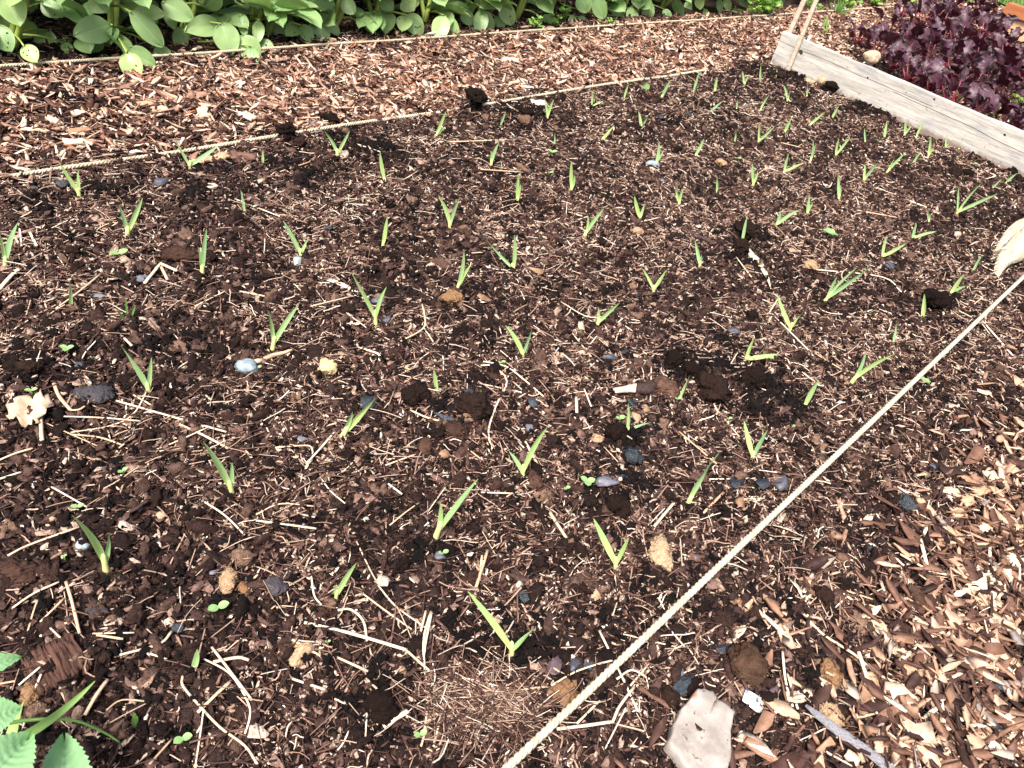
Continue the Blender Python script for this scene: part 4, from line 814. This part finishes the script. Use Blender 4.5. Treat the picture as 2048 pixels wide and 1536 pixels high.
pk=obj('plank',boxmesh('plank',XP,XP+.024,-.75,1.387,-.03,.123,.002,36,.0035,hs),M['plank']); tag(pk,'long weathered pale plank edging the far end of the bed, set on edge','plank')
# fix its z so it rises slightly to the right as seen
def stake(name,p1,p2,x,wx,wy,top,lab):
    a=on_x(*p1,x); b_=on_x(*p2,x); d=(b_-a)/(b_[2]-a[2]); z0=-.08
    lo=a+d*(z0-a[2]); hi=a+d*(top-a[2]); V=[]
    for i,t_ in enumerate(np.linspace(0,1,14)):
        q=lo+(hi-lo)*t_; k=1+.07*(R.rand()-.5)
        for sx_,sy in ((-1,-1),(1,-1),(1,1),(-1,1)): V.append(q+np.array([sx_*wx/2*k,sy*wy/2*k,0]))
    b=B(); q=gridq(14,4,True); q=[x_[::-1] for x_ in q]; b.add(V,q+[(0,1,2,3),(55,54,53,52)]); o=obj(name,b.mesh(name,lo,False),M['stake'],None,lo.tolist())
    bv=o.modifiers.new('b','BEVEL'); bv.width=.0015; tag(o,lab,'stake','stakes at the corner of the plank'); return o
stake('wooden_stake',(1580,64),(1609,0),XP+.034,.012,.017,.36,'thin square wooden stake behind the corner of the weathered plank')
stake('wooden_stake',(1574,145),(1633,0),XP-.010,.012,.015,.37,'thin square wooden stake standing in front of the weathered plank')
# ------------------------------------------------------------------ leaves
def leaflet(b,P0,P1,w,side_=None,cam_=.25,ns=12,nv=9,shape='oval',wav=.0,holes=0,droop=.12):
    P0=np.asarray(P0,float);P1=np.asarray(P1,float); L=np.linalg.norm(P1-P0)+1e-6; d0=(P1-P0)/L
    if side_ is None: side_=np.cross(d0,CP-P0)
    s0=nrm(side_-d0*(side_@d0)); n0=np.cross(s0,d0)
    if n0[2]<0 and shape!='x': n0=-n0; s0=-s0
    V=[];U=[]; ph=R.rand(3)*6.28
    for i in range(ns):
        t_=i/(ns-1)
        if shape=='oval': ww=(math.sin(PI*min(.995,max(.012,t_))**.86))**.55
        elif shape=='kale': ww=(.25+.75*math.sin(PI*min(.99,max(.02,t_)**.8)))*(1+.30*math.sin(t_*22+ph[0]))*(1 if t_<.93 else .55)
        elif shape=='lobed': ww=math.sin(PI*min(.99,max(.02,t_)))**.6*(1+.28*math.sin(t_*17+ph[0]))
        else: ww=math.sin(PI*min(.99,max(.02,t_**.75)))**.8
        for j in range(nv):
            s_=2*j/(nv-1)-1
            x=s_*ww*w/2; rip=wav*w*(math.sin(7*t_+4*s_+ph[1])*abs(s_)+.5*math.sin(15*t_-6*s_+ph[2])*s_*s_)
            z=cam_*w*.5*(abs(s_)**1.4)*(1) - droop*L*(2*t_-1)**2+rip
            V.append(P0+d0*L*(t_+(.03*math.sin(9*s_+ph[0])*(wav>0)))+s0*x+n0*z); U.append(((s_+1)/2,t_))
    q=gridq(ns,nv)
    if holes:
        for _ in range(holes):
            i=R.randint(3,ns-3); j=R.randint(1,nv-2); k=i*(nv-1)+j; q[k]=None
        q=[x for x in q if x]
    b.add(V,q,None,U)
def bean_plant(i,x,y,h,traced,label,group,shared=None,fam=1.,seedleaf=9,lean=None):
    base=np.array([x,y,hz(x,y)-.01]); e=empty('broad_bean_plant',base); tag(e,label,'bean plant',group)
    if shared:
        for nm,me,mt_ in shared: obj(nm,me,mt_,e)
        e.rotation_euler=(0,0,R.rand()*6.28); s_=.85+.3*R.rand(); e.scale=(s_,s_,s_); return e,shared
    sb=B(); fb=B(); ln=(R.randn(2)*.05 if lean is None else np.array(lean)); nst=2 if h>.3 else 1
    stems=[]
    for k in range(nst):
        l2=ln+R.randn(2)*.10*(k>0); n=9; S_=[base+np.array([l2[0]*t_+.008*math.sin(5*t_+k),l2[1]*t_,h*t_*(1-.12*k)]) for t_ in np.linspace(0,1,n)]
        tube(sb,S_,np.linspace(.0085,.0045,n),5,1.,True); stems.append(np.array(S_))
    S0=stems[0]
    for S_ in stems:
        nn=int(h/.038)
        for k in range(1,nn):
            t_=(k+.3*R.rand())/nn; q=np.array([np.interp(t_,np.linspace(0,1,9),S_[:,c_]) for c_ in range(3)])
            th=k*PI+R.randn()*.8+ (i*1.3); L=.04+.035*R.rand(); d=np.array([math.cos(th),math.sin(th),.35+.4*t_]); pe=q+d*L; 
            tube(sb,[q,q+d*L*.5+np.array([0,0,.004]),pe],[.0026,.002,.0018],4)
            for a_ in (-.8,.8)+((.0,) if R.rand()<.6 else ())+((-1.7,) if R.rand()<.4 else ()):
                th2=th+a_+R.randn()*.25; ll=(.062+.045*R.rand())*fam*(1-.25*t_*(t_>.6)); dd=np.array([math.cos(th2),math.sin(th2),-.35+.75*R.rand()]); dd=nrm(dd)
                sd_=np.cross(dd,[0,0,1])+R.randn(3)*.35
                leaflet(fb,pe,pe+dd*ll,ll*(.58+.12*R.rand()),sd_,.18,9,7,'oval',.012,R.randint(0,2)*(R.rand()<.4),.10)
            if R.rand()<.5: # stipule
                dd=nrm(R.randn(3)+np.array([0,0,.5])); leaflet(fb,q,q+dd*.016,.012,None,.2,5,5)
    for (bx,by,tx,ty,w_,yp,hl) in traced:
        yq=yp; P0=on_y(bx,by,yq+.02); P1=on_y(tx,ty,yq-.015); vh=nrm(CP-P0)
        sd_=np.cross(nrm(P1-P0),vh+np.array([0,0,.25])+R.randn(3)*.12); ww=m(P1,w_)*1.0
        leaflet(fb,P0,P1,ww,sd_,.10+.12*R.rand(),16,13,'oval',.012,hl,.05+.06*R.rand())
        k=np.argmin([np.linalg.norm(s_-(P0+np.array([0,0,-.01]))) for s_ in S0]); mid=(S0[k]+P0)/2+np.array([0,0,.006]); tube(sb,[S0[k],mid,P0],[.0032,.0026,.002],5)
    out=[('stem',sb.mesh('stem',base),M['beanstem']),('foliage',fb.mesh('foliage',base),M['bean'])]
    for nm,me,mt_ in out: obj(nm,me,mt_,e)
    return e,out
TL=[(5,-30,38,52,56,1.93,0),(-14,50,22,103,46,1.90,4),(48,92,74,124,34,1.86,4),(224,50,152,70,54,1.89,0),(262,24,326,92,40,1.88,0),(266,22,328,28,34,1.93,0),(185,-8,215,24,48,1.95,0),(186,5,166,34,22,1.99,0),(253,104,273,161,42,1.80,1),(255,102,311,131,42,1.83,0),
(312,92,340,126,32,1.88,0),(110,-5,145,32,46,1.99,0),(85,2,126,33,40,1.96,2),(60,40,40,75,40,2.02,0),(95,60,85,110,40,2.0,2),(325,4,386,38,42,1.92,0),(335,18,349,58,26,1.95,0),(438,46,373,61,44,1.90,0),(442,47,465,110,52,1.87,0),(478,74,517,117,46,1.85,1),(502,92,507,142,30,1.82,0),(480,30,491,73,20,1.90,2),(519,40,514,84,24,1.90,0),
(520,80,546,111,30,1.88,6),(548,-5,541,32,34,1.95,0),(556,20,550,98,40,1.98,0),(600,-8,609,31,38,1.94,0),(616,-10,670,14,36,1.95,0),(601,50,574,68,32,1.92,2),(602,50,624,83,28,1.91,2),(634,28,646,86,42,1.94,0),(642,28,681,72,24,1.93,1),(640,80,652,94,18,1.9,0),(412,14,440,-15,40,1.93,0),(480,-12,545,4,36,1.93,0),
(395,60,385,108,50,2.0,0),(360,55,362,110,30,1.95,1),(430,60,440,105,50,2.02,0),(160,75,180,105,40,1.92,0),(205,80,165,100,34,1.93,0),(128,85,143,112,22,1.95,1),(460,108,478,124,24,1.88,1),
(684,-2,709,26,30,1.94,0),(762,-6,786,21,30,1.93,0),(808,-2,828,21,38,1.93,0),(813,31,804,62,32,1.9,2),(815,30,845,70,36,1.89,3),(887,30,875,82,36,1.88,0),(893,32,915,76,26,1.89,0),(896,62,896,92,30,1.87,0),(965,20,957,71,30,1.91,0),(968,24,986,63,22,1.92,0),(991,34,1005,61,26,1.93,0),(1005,4,1024,50,32,1.91,1),(925,24,946,50,26,1.94,0),
(704,78,712,88,16,1.9,0),(728,44,748,64,16,1.92,0),(775,30,768,62,26,1.95,0),(790,65,805,84,24,1.93,0),(820,68,836,82,22,1.93,0),(713,14,716,33,28,1.95,0),(1083,33,1085,60,20,1.92,0),(1083,34,1111,42,17,1.92,0),(1160,-12,1175,24,36,1.92,0),(1190,-6,1208,37,32,1.91,0),(1157,34,1173,54,19,1.92,0),(1155,34,1138,40,15,1.93,0),(1225,10,1243,32,22,1.93,0),
(1265,14,1262,49,26,1.92,0),(1290,16,1302,37,28,1.93,1),(1328,18,1341,42,17,1.92,1),(1348,-2,1366,34,20,1.93,0),(1228,32,1232,47,12,1.91,0),(1397,-4,1401,19,20,1.93,0),(1438,-4,1441,26,14,1.92,0),(1450,-4,1460,22,16,1.92,0),(1409,18,1414,33,11,1.9,0),(1555,-6,1562,20,14,1.93,0),(1480,-5,1495,12,16,1.94,0)]
# front row plants: foot px on the ground line just behind the string, with leaning stems as in the photo
ft=[(22,128,(.10,.03)),(232,112,(.02,.02)),(398,112,(.0,.05)),(520,98,(.06,.02)),(566,98,(.12,.03)),(690,86,(.10,.03)),(780,80,(.02,.02)),(880,72,(.05,.02)),(990,66,(.06,.0)),(1066,60,(.05,.0)),(1150,55,(.04,0)),(1230,48,(.05,0)),(1300,44,(.05,0)),(1370,36,(.0,0)),(1440,31,(0,0)),(1500,26,(0,0)),(1555,22,(0,0)),(1610,18,(0,0)),(1660,15,(0,0)),(1710,12,(0,0)),(1755,9,(0,0)),(1800,7,(0,0))]
FP=[]
for a,b_,ln in ft:
    q=on_y(a,b_,1.99) if 0 else gz(a,b_); x=q[0]+.02; FP.append((x,1.955 if x<2.2 else 1.99,ln))
asg={k:[] for k in range(len(FP))}
for L_ in TL:
    q=on_y(L_[0],L_[1],L_[5]); k=min(range(len(FP)),key=lambda k:abs(FP[k][0]+FP[k][2][0]*.3-q[0])); asg[k].append(L_)
protos=[]
for k,(x,y,ln) in enumerate(FP):
    e,sh=bean_plant(k,x,y+.03,.34+.08*R.rand(),asg[k],f'broad bean plant in the front row behind the string, {ORD[k] if k else "first"} from left','broad bean plants growing in rows',lean=ln)
    if k>=8: protos.append(sh)
ORD2=ORD+['twenty-sixth','twenty-seventh','twenty-eighth','twenty-ninth','thirtieth','thirty-first','thirty-second','thirty-third']
for rw,(yy,nm,x0,dx,n) in enumerate(((2.17,'second',.55,.19,26),(2.40,'third',.75,.24,22))):
    for k in range(n):
        x=x0+dx*k*(1+.012*k)+R.randn()*.02
        bean_plant(k,x,yy+R.randn()*.02,.4,[],f'broad bean plant in the {nm} row back from the string, {ORD2[k] if k else "first"} from left','broad bean plants growing in rows',shared=protos[(k*5+rw)%len(protos)])
# ------------------------------------------------------------------ low bright weeds
def weed(px,py,hpx,wpx,n,label,group='bright green weeds',mat='weed',lf=.30,cat='weed',name='weed'):
    P=G(px,py); h=m(P,hpx); w_=m(P,wpx)/2; e=empty(name,P); fb=B();sb=B()
    for k in range(n):
        th=R.rand()*6.28; r=w_*math.sqrt(R.rand()); top=P+np.array([math.cos(th)*r,math.sin(th)*r,h*(.3+.7*R.rand())]); mid=(P+top)/2+np.array([0,0,h*.15])
        tube(sb,[P,mid,top],[.0012,.001,.0008],4)
        for j in range(3):
            t2=th+j*2.1+R.rand(); L=h*lf*(.7+.6*R.rand()); d=nrm([math.cos(t2),math.sin(t2),.2+.5*R.rand()]); leaflet(fb,top,top+d*L,L*.75,np.cross(d,[0,0,1])+R.randn(3)*.3,.15,6,5,'lobed',.05)
    obj('stem',sb.mesh('stem',P),M['grass'],e); obj('foliage',fb.mesh('foliage',P),M[mat],e); tag(e,label,cat,group); return e
for px,py,h_,w_,n,lab in [(1528,34,42,40,26,'bright yellow-green bushy weed left of the two wooden stakes, at the string'),(1505,32,22,26,12,'low bright weed at the string just left of the bushy yellow-green weed'),(1475,30,14,30,10,'low sprawling weed under the beans above the plank corner'),(1068,60,26,24,9,'clover-like weed under the beans right of the top middle'),
 (1128,45,34,18,8,'lime green weed in a gap of the beans at the top'),(1200,60,10,14,7,'tiny star-shaped weed on the bean string'),(1108,55,24,24,9,'small leafy weed beside the lime green weed under the beans'),(930,45,34,24,10,'pale green frilly weed under the beans above mid bed'),
 (1215,52,16,24,8,'low weed at the bean string right of the star-shaped weed'),(1620,22,22,44,20,'bright ground weed right behind the two wooden stakes'),(1690,18,24,46,22,'bright weed mat at the top, first right of the grass tuft'),(1745,14,24,46,22,'bright weed mat at the top, second right of the grass tuft'),(1810,12,22,50,20,'bright weed mat at the top, third right of the grass tuft'),(1875,9,20,50,18,'bright weed mat at the top above the purple kale'),(1930,7,18,40,14,'bright weed mat at the top near the raised bed'),
 (135,96,16,20,6,'dark little weed in the shade under the leftmost beans'),(205,130,14,30,7,'shaded weed at the foot of the second bean plant'),(685,250,1,1,0,'')]:
    if n: weed(px,py,h_,w_,n,lab)
for px,py,h_,w_,n,lab in [(1822,110,34,30,8,'light green weed standing among kale near the middle of the plank top'),(1858,175,20,26,8,'light green weed just behind the plank, left of the big kale leaves'),(1915,205,26,22,8,'light green weed behind the plank, below the grey-green kale leaf'),(1985,235,20,30,9,'bright weed behind the right part of the plank'),(2020,228,34,20,7,'tall light weed at the right edge behind the plank'),(2040,255,16,16,5,'small weed behind the plank at the right edge'),(1805,185,14,18,5,'little weed peeping over the plank edge'),(1650,72,14,22,6,'dull green weed on the path right of the stakes')]:
    weed(px,py,h_,w_,n,lab)
# grass tufts
def tuft(px,py,hpx,wpx,n,label):
    P=G(px,py); h=m(P,hpx); w_=m(P,wpx)/2; b=B()
    for k in range(n):
        th=R.rand()*6.28; d=np.array([math.cos(th),math.sin(th),0])*w_*R.rand(); q=P+d*.35; blade(b,q,P+d*1.2+np.array([0,0,h*(.5+.5*R.rand())]),d*.2+np.array([0,0,h*.1]),.003,.2,0,5,3)
    o=obj('grass_tuft',b.mesh('grass_tuft',P),M['grass'],None,P.tolist()); tag(o,label,'grass tuft','grass tufts'); return o
tuft(1672,30,30,50,50,'tuft of long grass at the string right of the two stakes'); tuft(1648,60,26,26,16,'sparse grass tuft on the path right of the two stakes')
tuft(255,640,58,30,3,'thin two-bladed grass seedling right of a single-leaved shoot, left part of bed'); tuft(960,800,32,16,4,'thin grass seedling beside a stone in mid bed'); tuft(660,1450,1,1,1,'x') if 0 else None
tuft(270,1452,50,24,5,'fine yellowish grass wisp above the serrated leaf')
# seedlings
for k,(px,py,w_,lab) in enumerate([(240,524,38,'pair of round pale seed leaves above the blue grey veined stone'),(136,710,28,'three-lobed round seedling at the left above the slate grey clod'),(65,792,24,'tiny twin-leaved seedling above the curled dry leaf'),(247,952,22,'small star seedling above the first big shoot near lower left'),(157,1025,26,'seedling with one upright leaf behind the lower-left garlic shoot'),
 (437,1228,44,'seedling with curled pale leaves left of the angular grey clod'),(366,1487,40,'seedling with two round leaves at the bottom left of centre'),(884,1115,24,'small round-leaved seedling below a tall two-leaved shoot'),(1170,976,34,'three-leaved clover-like seedling right of mid bed'),(1130,985,18,'single pale seed leaf left of the clover-like seedling'),
 (515,745,18,'tiny seedling on the right side of the pale blue stone'),(1843,772,22,'frilly green seedling touching the front string on its right'),(1652,480,32,'pale frilly seedling right of the tapered white husk'),(1102,315,22,'pale three-lobed seedling near the back of the bed'),(1098,354,16,'tiny pale seedling below the pale three-lobed seedling'),(838,1478,30,'broken yellow-green seedling in bent straw at the bottom'),
 (1352,806,18,'twin seed leaves at the foot of a garlic shoot by the dark heap'),(1538,725,16,'pale green speck seedling under the low bent garlic shoot'),(1237,848,24,'frilly pale seedling left of a low forked garlic shoot'),(1290,182,26,'broad single yellow-green leaf near the back string'),(1000,735,20,'tiny yellowish seedling by a pale root'),(130,1120,12,'speck-like green seedling by the oval white stone'),(1583,860,12,'small green seedling right of a forked shoot near front string'),
 (98,1250,22,'seedling with bowed yellow leaf above the large dark bark chunk'),(1475,325,14,'small pale seedling left of centre toward the plank'),(1945,335,14,'small seedling close to the right part of the plank'),(1755,290,12,'small seedling between shoots near the plank'),(655,1290,12,'fallen green leaf sliver below a reddish clod'),(1455,845,14,'little green seedling above a slanting straw, front right')]):
    P=G(px,py); w2=m(P,w_)/2; b=B(); st=P+np.array([0,0,w2*.8+.004]); tube(b,[P-np.array([0,0,.002]),st],[.0009,.0008],5)
    if k==19:
        q=gz(px,py); nn=nrm([P[0],P[1],0]); d_=ray(1290,168); blade(b,P,CP+d_*(((P-CP)@nn)/(d_@nn)),np.array([0,0,.01]),m(P,17),.2)
    else:
        n=3 if k in (1,8,13) else 2 if k not in (11,12) else 6
        for j in range(n):
            th=R.rand()*.8+j*6.28/n+ (CM[1,0]<0)*-.6; d=np.array([math.cos(th),math.sin(th),.25]); leaflet(b,st,st+d*w2*.95,w2*.85,np.cross(d,[0,0,1]),.15,8,7,'oval',0,0,.05)
    o=obj('seedling',b.mesh('seedling',P),M['seed'],None,P.tolist()); tag(o,lab,'seedling','weed seedlings in the bed')
# ------------------------------------------------------------------ purple kale beyond the plank
KA=[(1712,95,50),(1745,120,62),(1778,150,62),(1812,172,66),(1850,200,70),(1895,226,74),(1945,250,74),(1995,272,72),(2040,292,66),(1775,75,56),(1815,112,70),(1852,140,72),(1893,165,78),(1940,190,80),(1992,212,80),(2042,232,80),(1830,62,60),(1868,86,66),(1908,110,70),(1950,132,74),(2000,155,74),(2045,180,70),(1880,42,54),(1920,60,60),(1962,82,62),(2005,105,58),(1800,38,40),(1850,22,42),(1905,24,44),(1950,36,44)]
K3=[(float(G(a,b_)[0]),a,b_,h_) for a,b_,h_ in KA]
near=sorted([k for k in K3],key=lambda t_:t_[1])
names={}
bands=[('directly behind the plank',KA[:9]),('in the second rank behind the plank',KA[9:16]),('in the third rank behind the plank',KA[16:22]),('in the far rank near the bean string',KA[22:])]
for bn,L in bands:
    for k,it in enumerate(L): names[it]=f'purple kale plant {bn}, {ORD[k] if k else "first"} from left'
for it in KA:
    a,b_,hp=it; P=G(a,b_); P[0]=max(P[0],3.06); P[2]=hz(P[0],P[1]); h=min(.16,m(P,hp)); e=empty('purple_kale',P); sb=B();fb=B(); n=10
    for k in range(n):
        th=k*2.4+R.rand(); inc=.15+.8*(k/n)+.2*R.rand(); L=h*(.6+.55*R.rand()); pl_=L*(.5+.25*R.rand()); d=np.array([math.cos(th)*math.sin(inc),math.sin(th)*math.sin(inc),math.cos(inc)])
        q1=P+d*pl_*.5+np.array([0,0,.01*R.rand()]); q2=P+d*pl_+np.array([0,0,.012]); tube(sb,[P,q1,q2],[.0035,.003,.0022],5)
        d2=nrm(d+np.array([math.cos(th)*.5,math.sin(th)*.5,-.25+.3*R.rand()])); bl=L*(.34+.34*R.rand()); leaflet(fb,q2-d*pl_*.1,q2+d2*bl,bl*(.5+.3*R.rand()),np.cross(d2,[0,0,1])+R.randn(3)*.4,.30,15,9,'kale',.10,0,.16)
    obj('stalks',sb.mesh('stalks',P),M['kalestem'],e); obj('foliage',fb.mesh('foliage',P,False),M['kale'],e); tag(e,names[it],'kale','purple kale plants behind the plank')
o=lump(1738,128,34,26,M['pebble'],name='stone',rough=.05,fl=.8,k=3); o.location[2]+=.015; tag(o,'smooth cream stone just behind the plank at the foot of the kale','stone')
# ------------------------------------------------------------------ plants at the lower left corner
def serrated(b,P0,P1,w_,nrmv,teeth=13,ns=53,nv=11):
    P0=np.asarray(P0);P1=np.asarray(P1);L=np.linalg.norm(P1-P0);d=(P1-P0)/L; s0=nrm(np.cross(d,nrmv)); n0=np.cross(s0,d)
    if n0@nrmv<0: n0=-n0
    V=[];U=[]
    for i in range(ns):
        t_=i/(ns-1); ww=(math.sin(PI*min(.985,max(.03,t_))**.62))**.8; saw=(t_*teeth)%1; ww2=ww*(1+.14*(1-saw)-.08) if .05<t_ else ww
        if t_>.93: ww2=ww*(.9)
        for j in range(nv):
            s_=2*j/(nv-1)-1; edge_=abs(s_)**5
            q=(ww*(1-edge_)+ww2*edge_)*s_*w_/2; sv=.012*math.sin(2*PI*(t_*9-abs(s_)*1.2))*w_*(1-abs(s_)*.5)
            V.append(P0+d*(L*t_+ (.0 if s_==0 else L*.020*edge_*(1-saw)))+s0*q+n0*(.22*w_*abs(s_)**1.3-.10*L*(2*t_-1)**2+sv)); U.append(((s_+1)/2,t_))
    b.add(V,gridq(ns,nv),None,U)
hp=empty('herb_plant',gz(-60,1640)); tag(hp,'green herb with serrated crinkled leaves reaching in at the lower left corner','herb')
hb=np.array(hp.location); sb=B(); tube(sb,[hb,gz(-40,1600,.05),gz(-30,1560,.10)],[.003,.0028,.002],6)
for bx,by,tx,ty,w_,z0,z1 in [(132,1640,128,1466,92,.085,.07),(-50,1590,62,1470,118,.11,.10),(-70,1450,42,1418,82,.115,.105),(-70,1345,44,1313,44,.12,.11)]:
    fb=B(); P0=gz(bx,by,z0);P1=gz(tx,ty,z1); serrated(fb,P0,P1,m(P1,w_),nrm(nrm(CP-P1)+np.array([0,0,.5])),15 if w_>60 else 7); o=obj('leaf',fb.mesh('leaf',hb),M['herb'],hp)
    tube(sb,[hb+np.array([0,0,.03]),(hb+P0)/2+np.array([0,0,.03]),P0],[.002,.0018,.0015],5)
obj('stem',sb.mesh('stem',hb),M['beanstem'],hp)
gp=gz(-60,1560); b=B()
P0=gz(-40,1510,.05);P1=gz(190,1362,.055); blade(b,P0,P1,np.array([.0,.0,-.008])+(gz(80,1470,.05)-gz(80,1445,.05))*1.2,.0075,.3,0,22,5)
tube(b,[gp,(gp+P0)/2+np.array([0,0,.02]),P0],[.002,.002,.0022],5); o=obj('bent_grass',b.mesh('bent_grass',gp),M['grass'],None,gp.tolist()); tag(o,'long green grass blade curving in from the lower left corner','grass')
b=B(); pts=[gz(-30,1455,.05),gz(5,1448,.05),gz(60,1440,.045),(gz(115,1438,.045)),gz(160,1444,.035),gz(210,1466,.015),gz(240,1485,.006)]; S_=smooth_path(pts,5); tube(b,S_,np.linspace(.0022,.0008,len(S_)),6); o=obj('trailing_grass',b.mesh('trailing_grass',pts[0]),M['grass'],None,pts[0].tolist()); tag(o,'thin trailing green stem below the serrated leaf tips, lower left','grass')
# ------------------------------------------------------------------ raised bed and lawn, far upper right
q0=gz(1992,64); X0=q0[0]; zt=on_x(2012,3,X0)[2]; yl=q0[1]
mt_o=obj_mat('orange stained rail',[(0,(.42,.15,.06)),(1,(.46,.17,.07))],.6,.4,14,(1,.3,3),(.55,.5,.5),.7,.002); mt_t=obj_mat('fresh tan board',[(0,(.66,.42,.24)),(1,(.68,.44,.26))],.6,.4,14,(1,.3,3),(.75,.7,.65),.7,.002)
rb=empty('raised_bed',(X0,yl-.9,0)); tag(rb,'low raised bed of tan boards with an orange-brown top rail, far upper right corner','raised bed')
def part(nm,x0,x1,y0,y1,z0,z1,mt_):
    me=boxmesh(nm,x0,x1,y0,y1,z0,z1,.003); me.transform(Matrix.Translation(-rb.location)); obj(nm,me,mt_,rb)
from mathutils import Matrix
zr=zt*.62
part('side_board',X0,X0+.04,yl-1.8,yl,-.02,zr-.002,mt_t); part('side_board',X0+.9,X0+.94,yl-1.8,yl,-.02,zr-.002,mt_t); part('end_board',X0+.042,X0+.898,yl-.04,yl,-.02,zr-.002,mt_t)
part('top_rail',X0-.02,X0+.07,yl-1.82,yl+.02,zr,zt,mt_o); part('top_rail',X0+.88,X0+.96,yl-1.82,yl+.02,zr,zt,mt_o); part('bracket',X0-.012,X0-.002,yl-.22,yl-.17,.02,zr,mt_dark)
part('soil_fill',X0+.042,X0+.898,yl-1.78,yl-.042,-.01,zr*.8,M['soil'])
xs2=np.linspace(X0+1.1,60,40); ys2=np.linspace(-40,1.86,40); XX,YY=np.meshgrid(xs2,ys2,indexing='ij'); I=np.arange(1600).reshape(40,40)
mt,nt,p=newmat('lawn green',.8,.2); nt.links.new(ramp(nt,[(.3,(.07,.15,.03)),(.7,(.16,.27,.07))],noise(nt,30,4,.7,coord(nt))),p.inputs['Base Color'])
o=obj('lawn',mesh('lawn',np.stack([XX,YY,np.full_like(XX,.02)],-1).reshape(-1,3),quads=np.stack([I[:-1,:-1],I[1:,:-1],I[1:,1:],I[:-1,1:]],-1).reshape(-1,4)),mt); tag(o,kind='structure')
# short lawn grass near the corner in view
b=B(); n=9000; x=X0+1.1+2.6*R.rand(n)**1.3; y=.9+.95*R.rand(n)
V=np.zeros((n,3,3)); th=R.rand(n)*6.28; hh=.03+.04*R.rand(n); V[:,0]=np.stack([x-.004*np.cos(th),y-.004*np.sin(th),np.full(n,.02)],-1); V[:,1]=np.stack([x+.004*np.cos(th),y+.004*np.sin(th),np.full(n,.02)],-1); V[:,2]=np.stack([x+.02*R.randn(n),y+.02*R.randn(n),.02+hh],-1)
b.add(V.reshape(-1,3),None,np.arange(n*3).reshape(-1,3)); o=obj('lawn_grass',b.mesh('lawn_grass'),M['grass']); tag(o,kind='stuff')
# dark leafy debris under the kale and under the beans
P=sample(5000,3.0,7.5,-.6,1.75,lambda x,y:(1-chip_back(x,y))*.8/(1+np.clip(x-3,0,9)*.3)); n=len(P); l=.012+.03*R.rand(n)**2
scatter('kale_bed_litter',[proto_flake() for _ in range(8)],place(P,.001,.012),np.stack([l,l*.6,l*.4],-1),M['flake'],.4)
# ------------------------------------------------------------------ camera, light
cam=bpy.data.cameras.new('camera'); co_=bpy.data.objects.new('camera',cam); C.objects.link(co_)
from mathutils import Matrix
co_.matrix_world=Matrix([[*CM[0],0],[*CM[1],0],[*CM[2],HC],[0,0,0,1]])
cam.sensor_width=36; cam.lens=36*F/2048; cam.clip_start=.02; cam.clip_end=300
cam.dof.use_dof=True; cam.dof.focus_distance=1.15; cam.dof.aperture_fstop=34
bpy.context.scene.camera=co_
sd=nrm([-.50,-.16,.85])
su=bpy.data.lights.new('sun','SUN'); so=bpy.data.objects.new('sun',su); C.objects.link(so)
so.rotation_euler=Vector(sd).to_track_quat('Z','Y').to_euler(); su.energy=2.9; su.angle=math.radians(20); su.color=(1,.965,.93)
w=bpy.data.worlds.new('World'); bpy.context.scene.world=w; w.use_nodes=True; nt=w.node_tree
sk=nt.nodes.new('ShaderNodeTexSky'); sk.sky_type='NISHITA'; sk.sun_disc=False
sk.air_density=1.0; sk.dust_density=6; sk.ozone_density=0; sk.sun_elevation=math.asin(sd[2]); sk.sun_rotation=math.atan2(sd[0],sd[1])
nt.links.new(sk.outputs[0],nt.nodes['Background'].inputs[0]); nt.nodes['Background'].inputs[1].default_value=.085
vs=bpy.context.scene.view_settings; vs.view_transform='Standard'; vs.look='None'; vs.gamma=1; vs.exposure=1.28
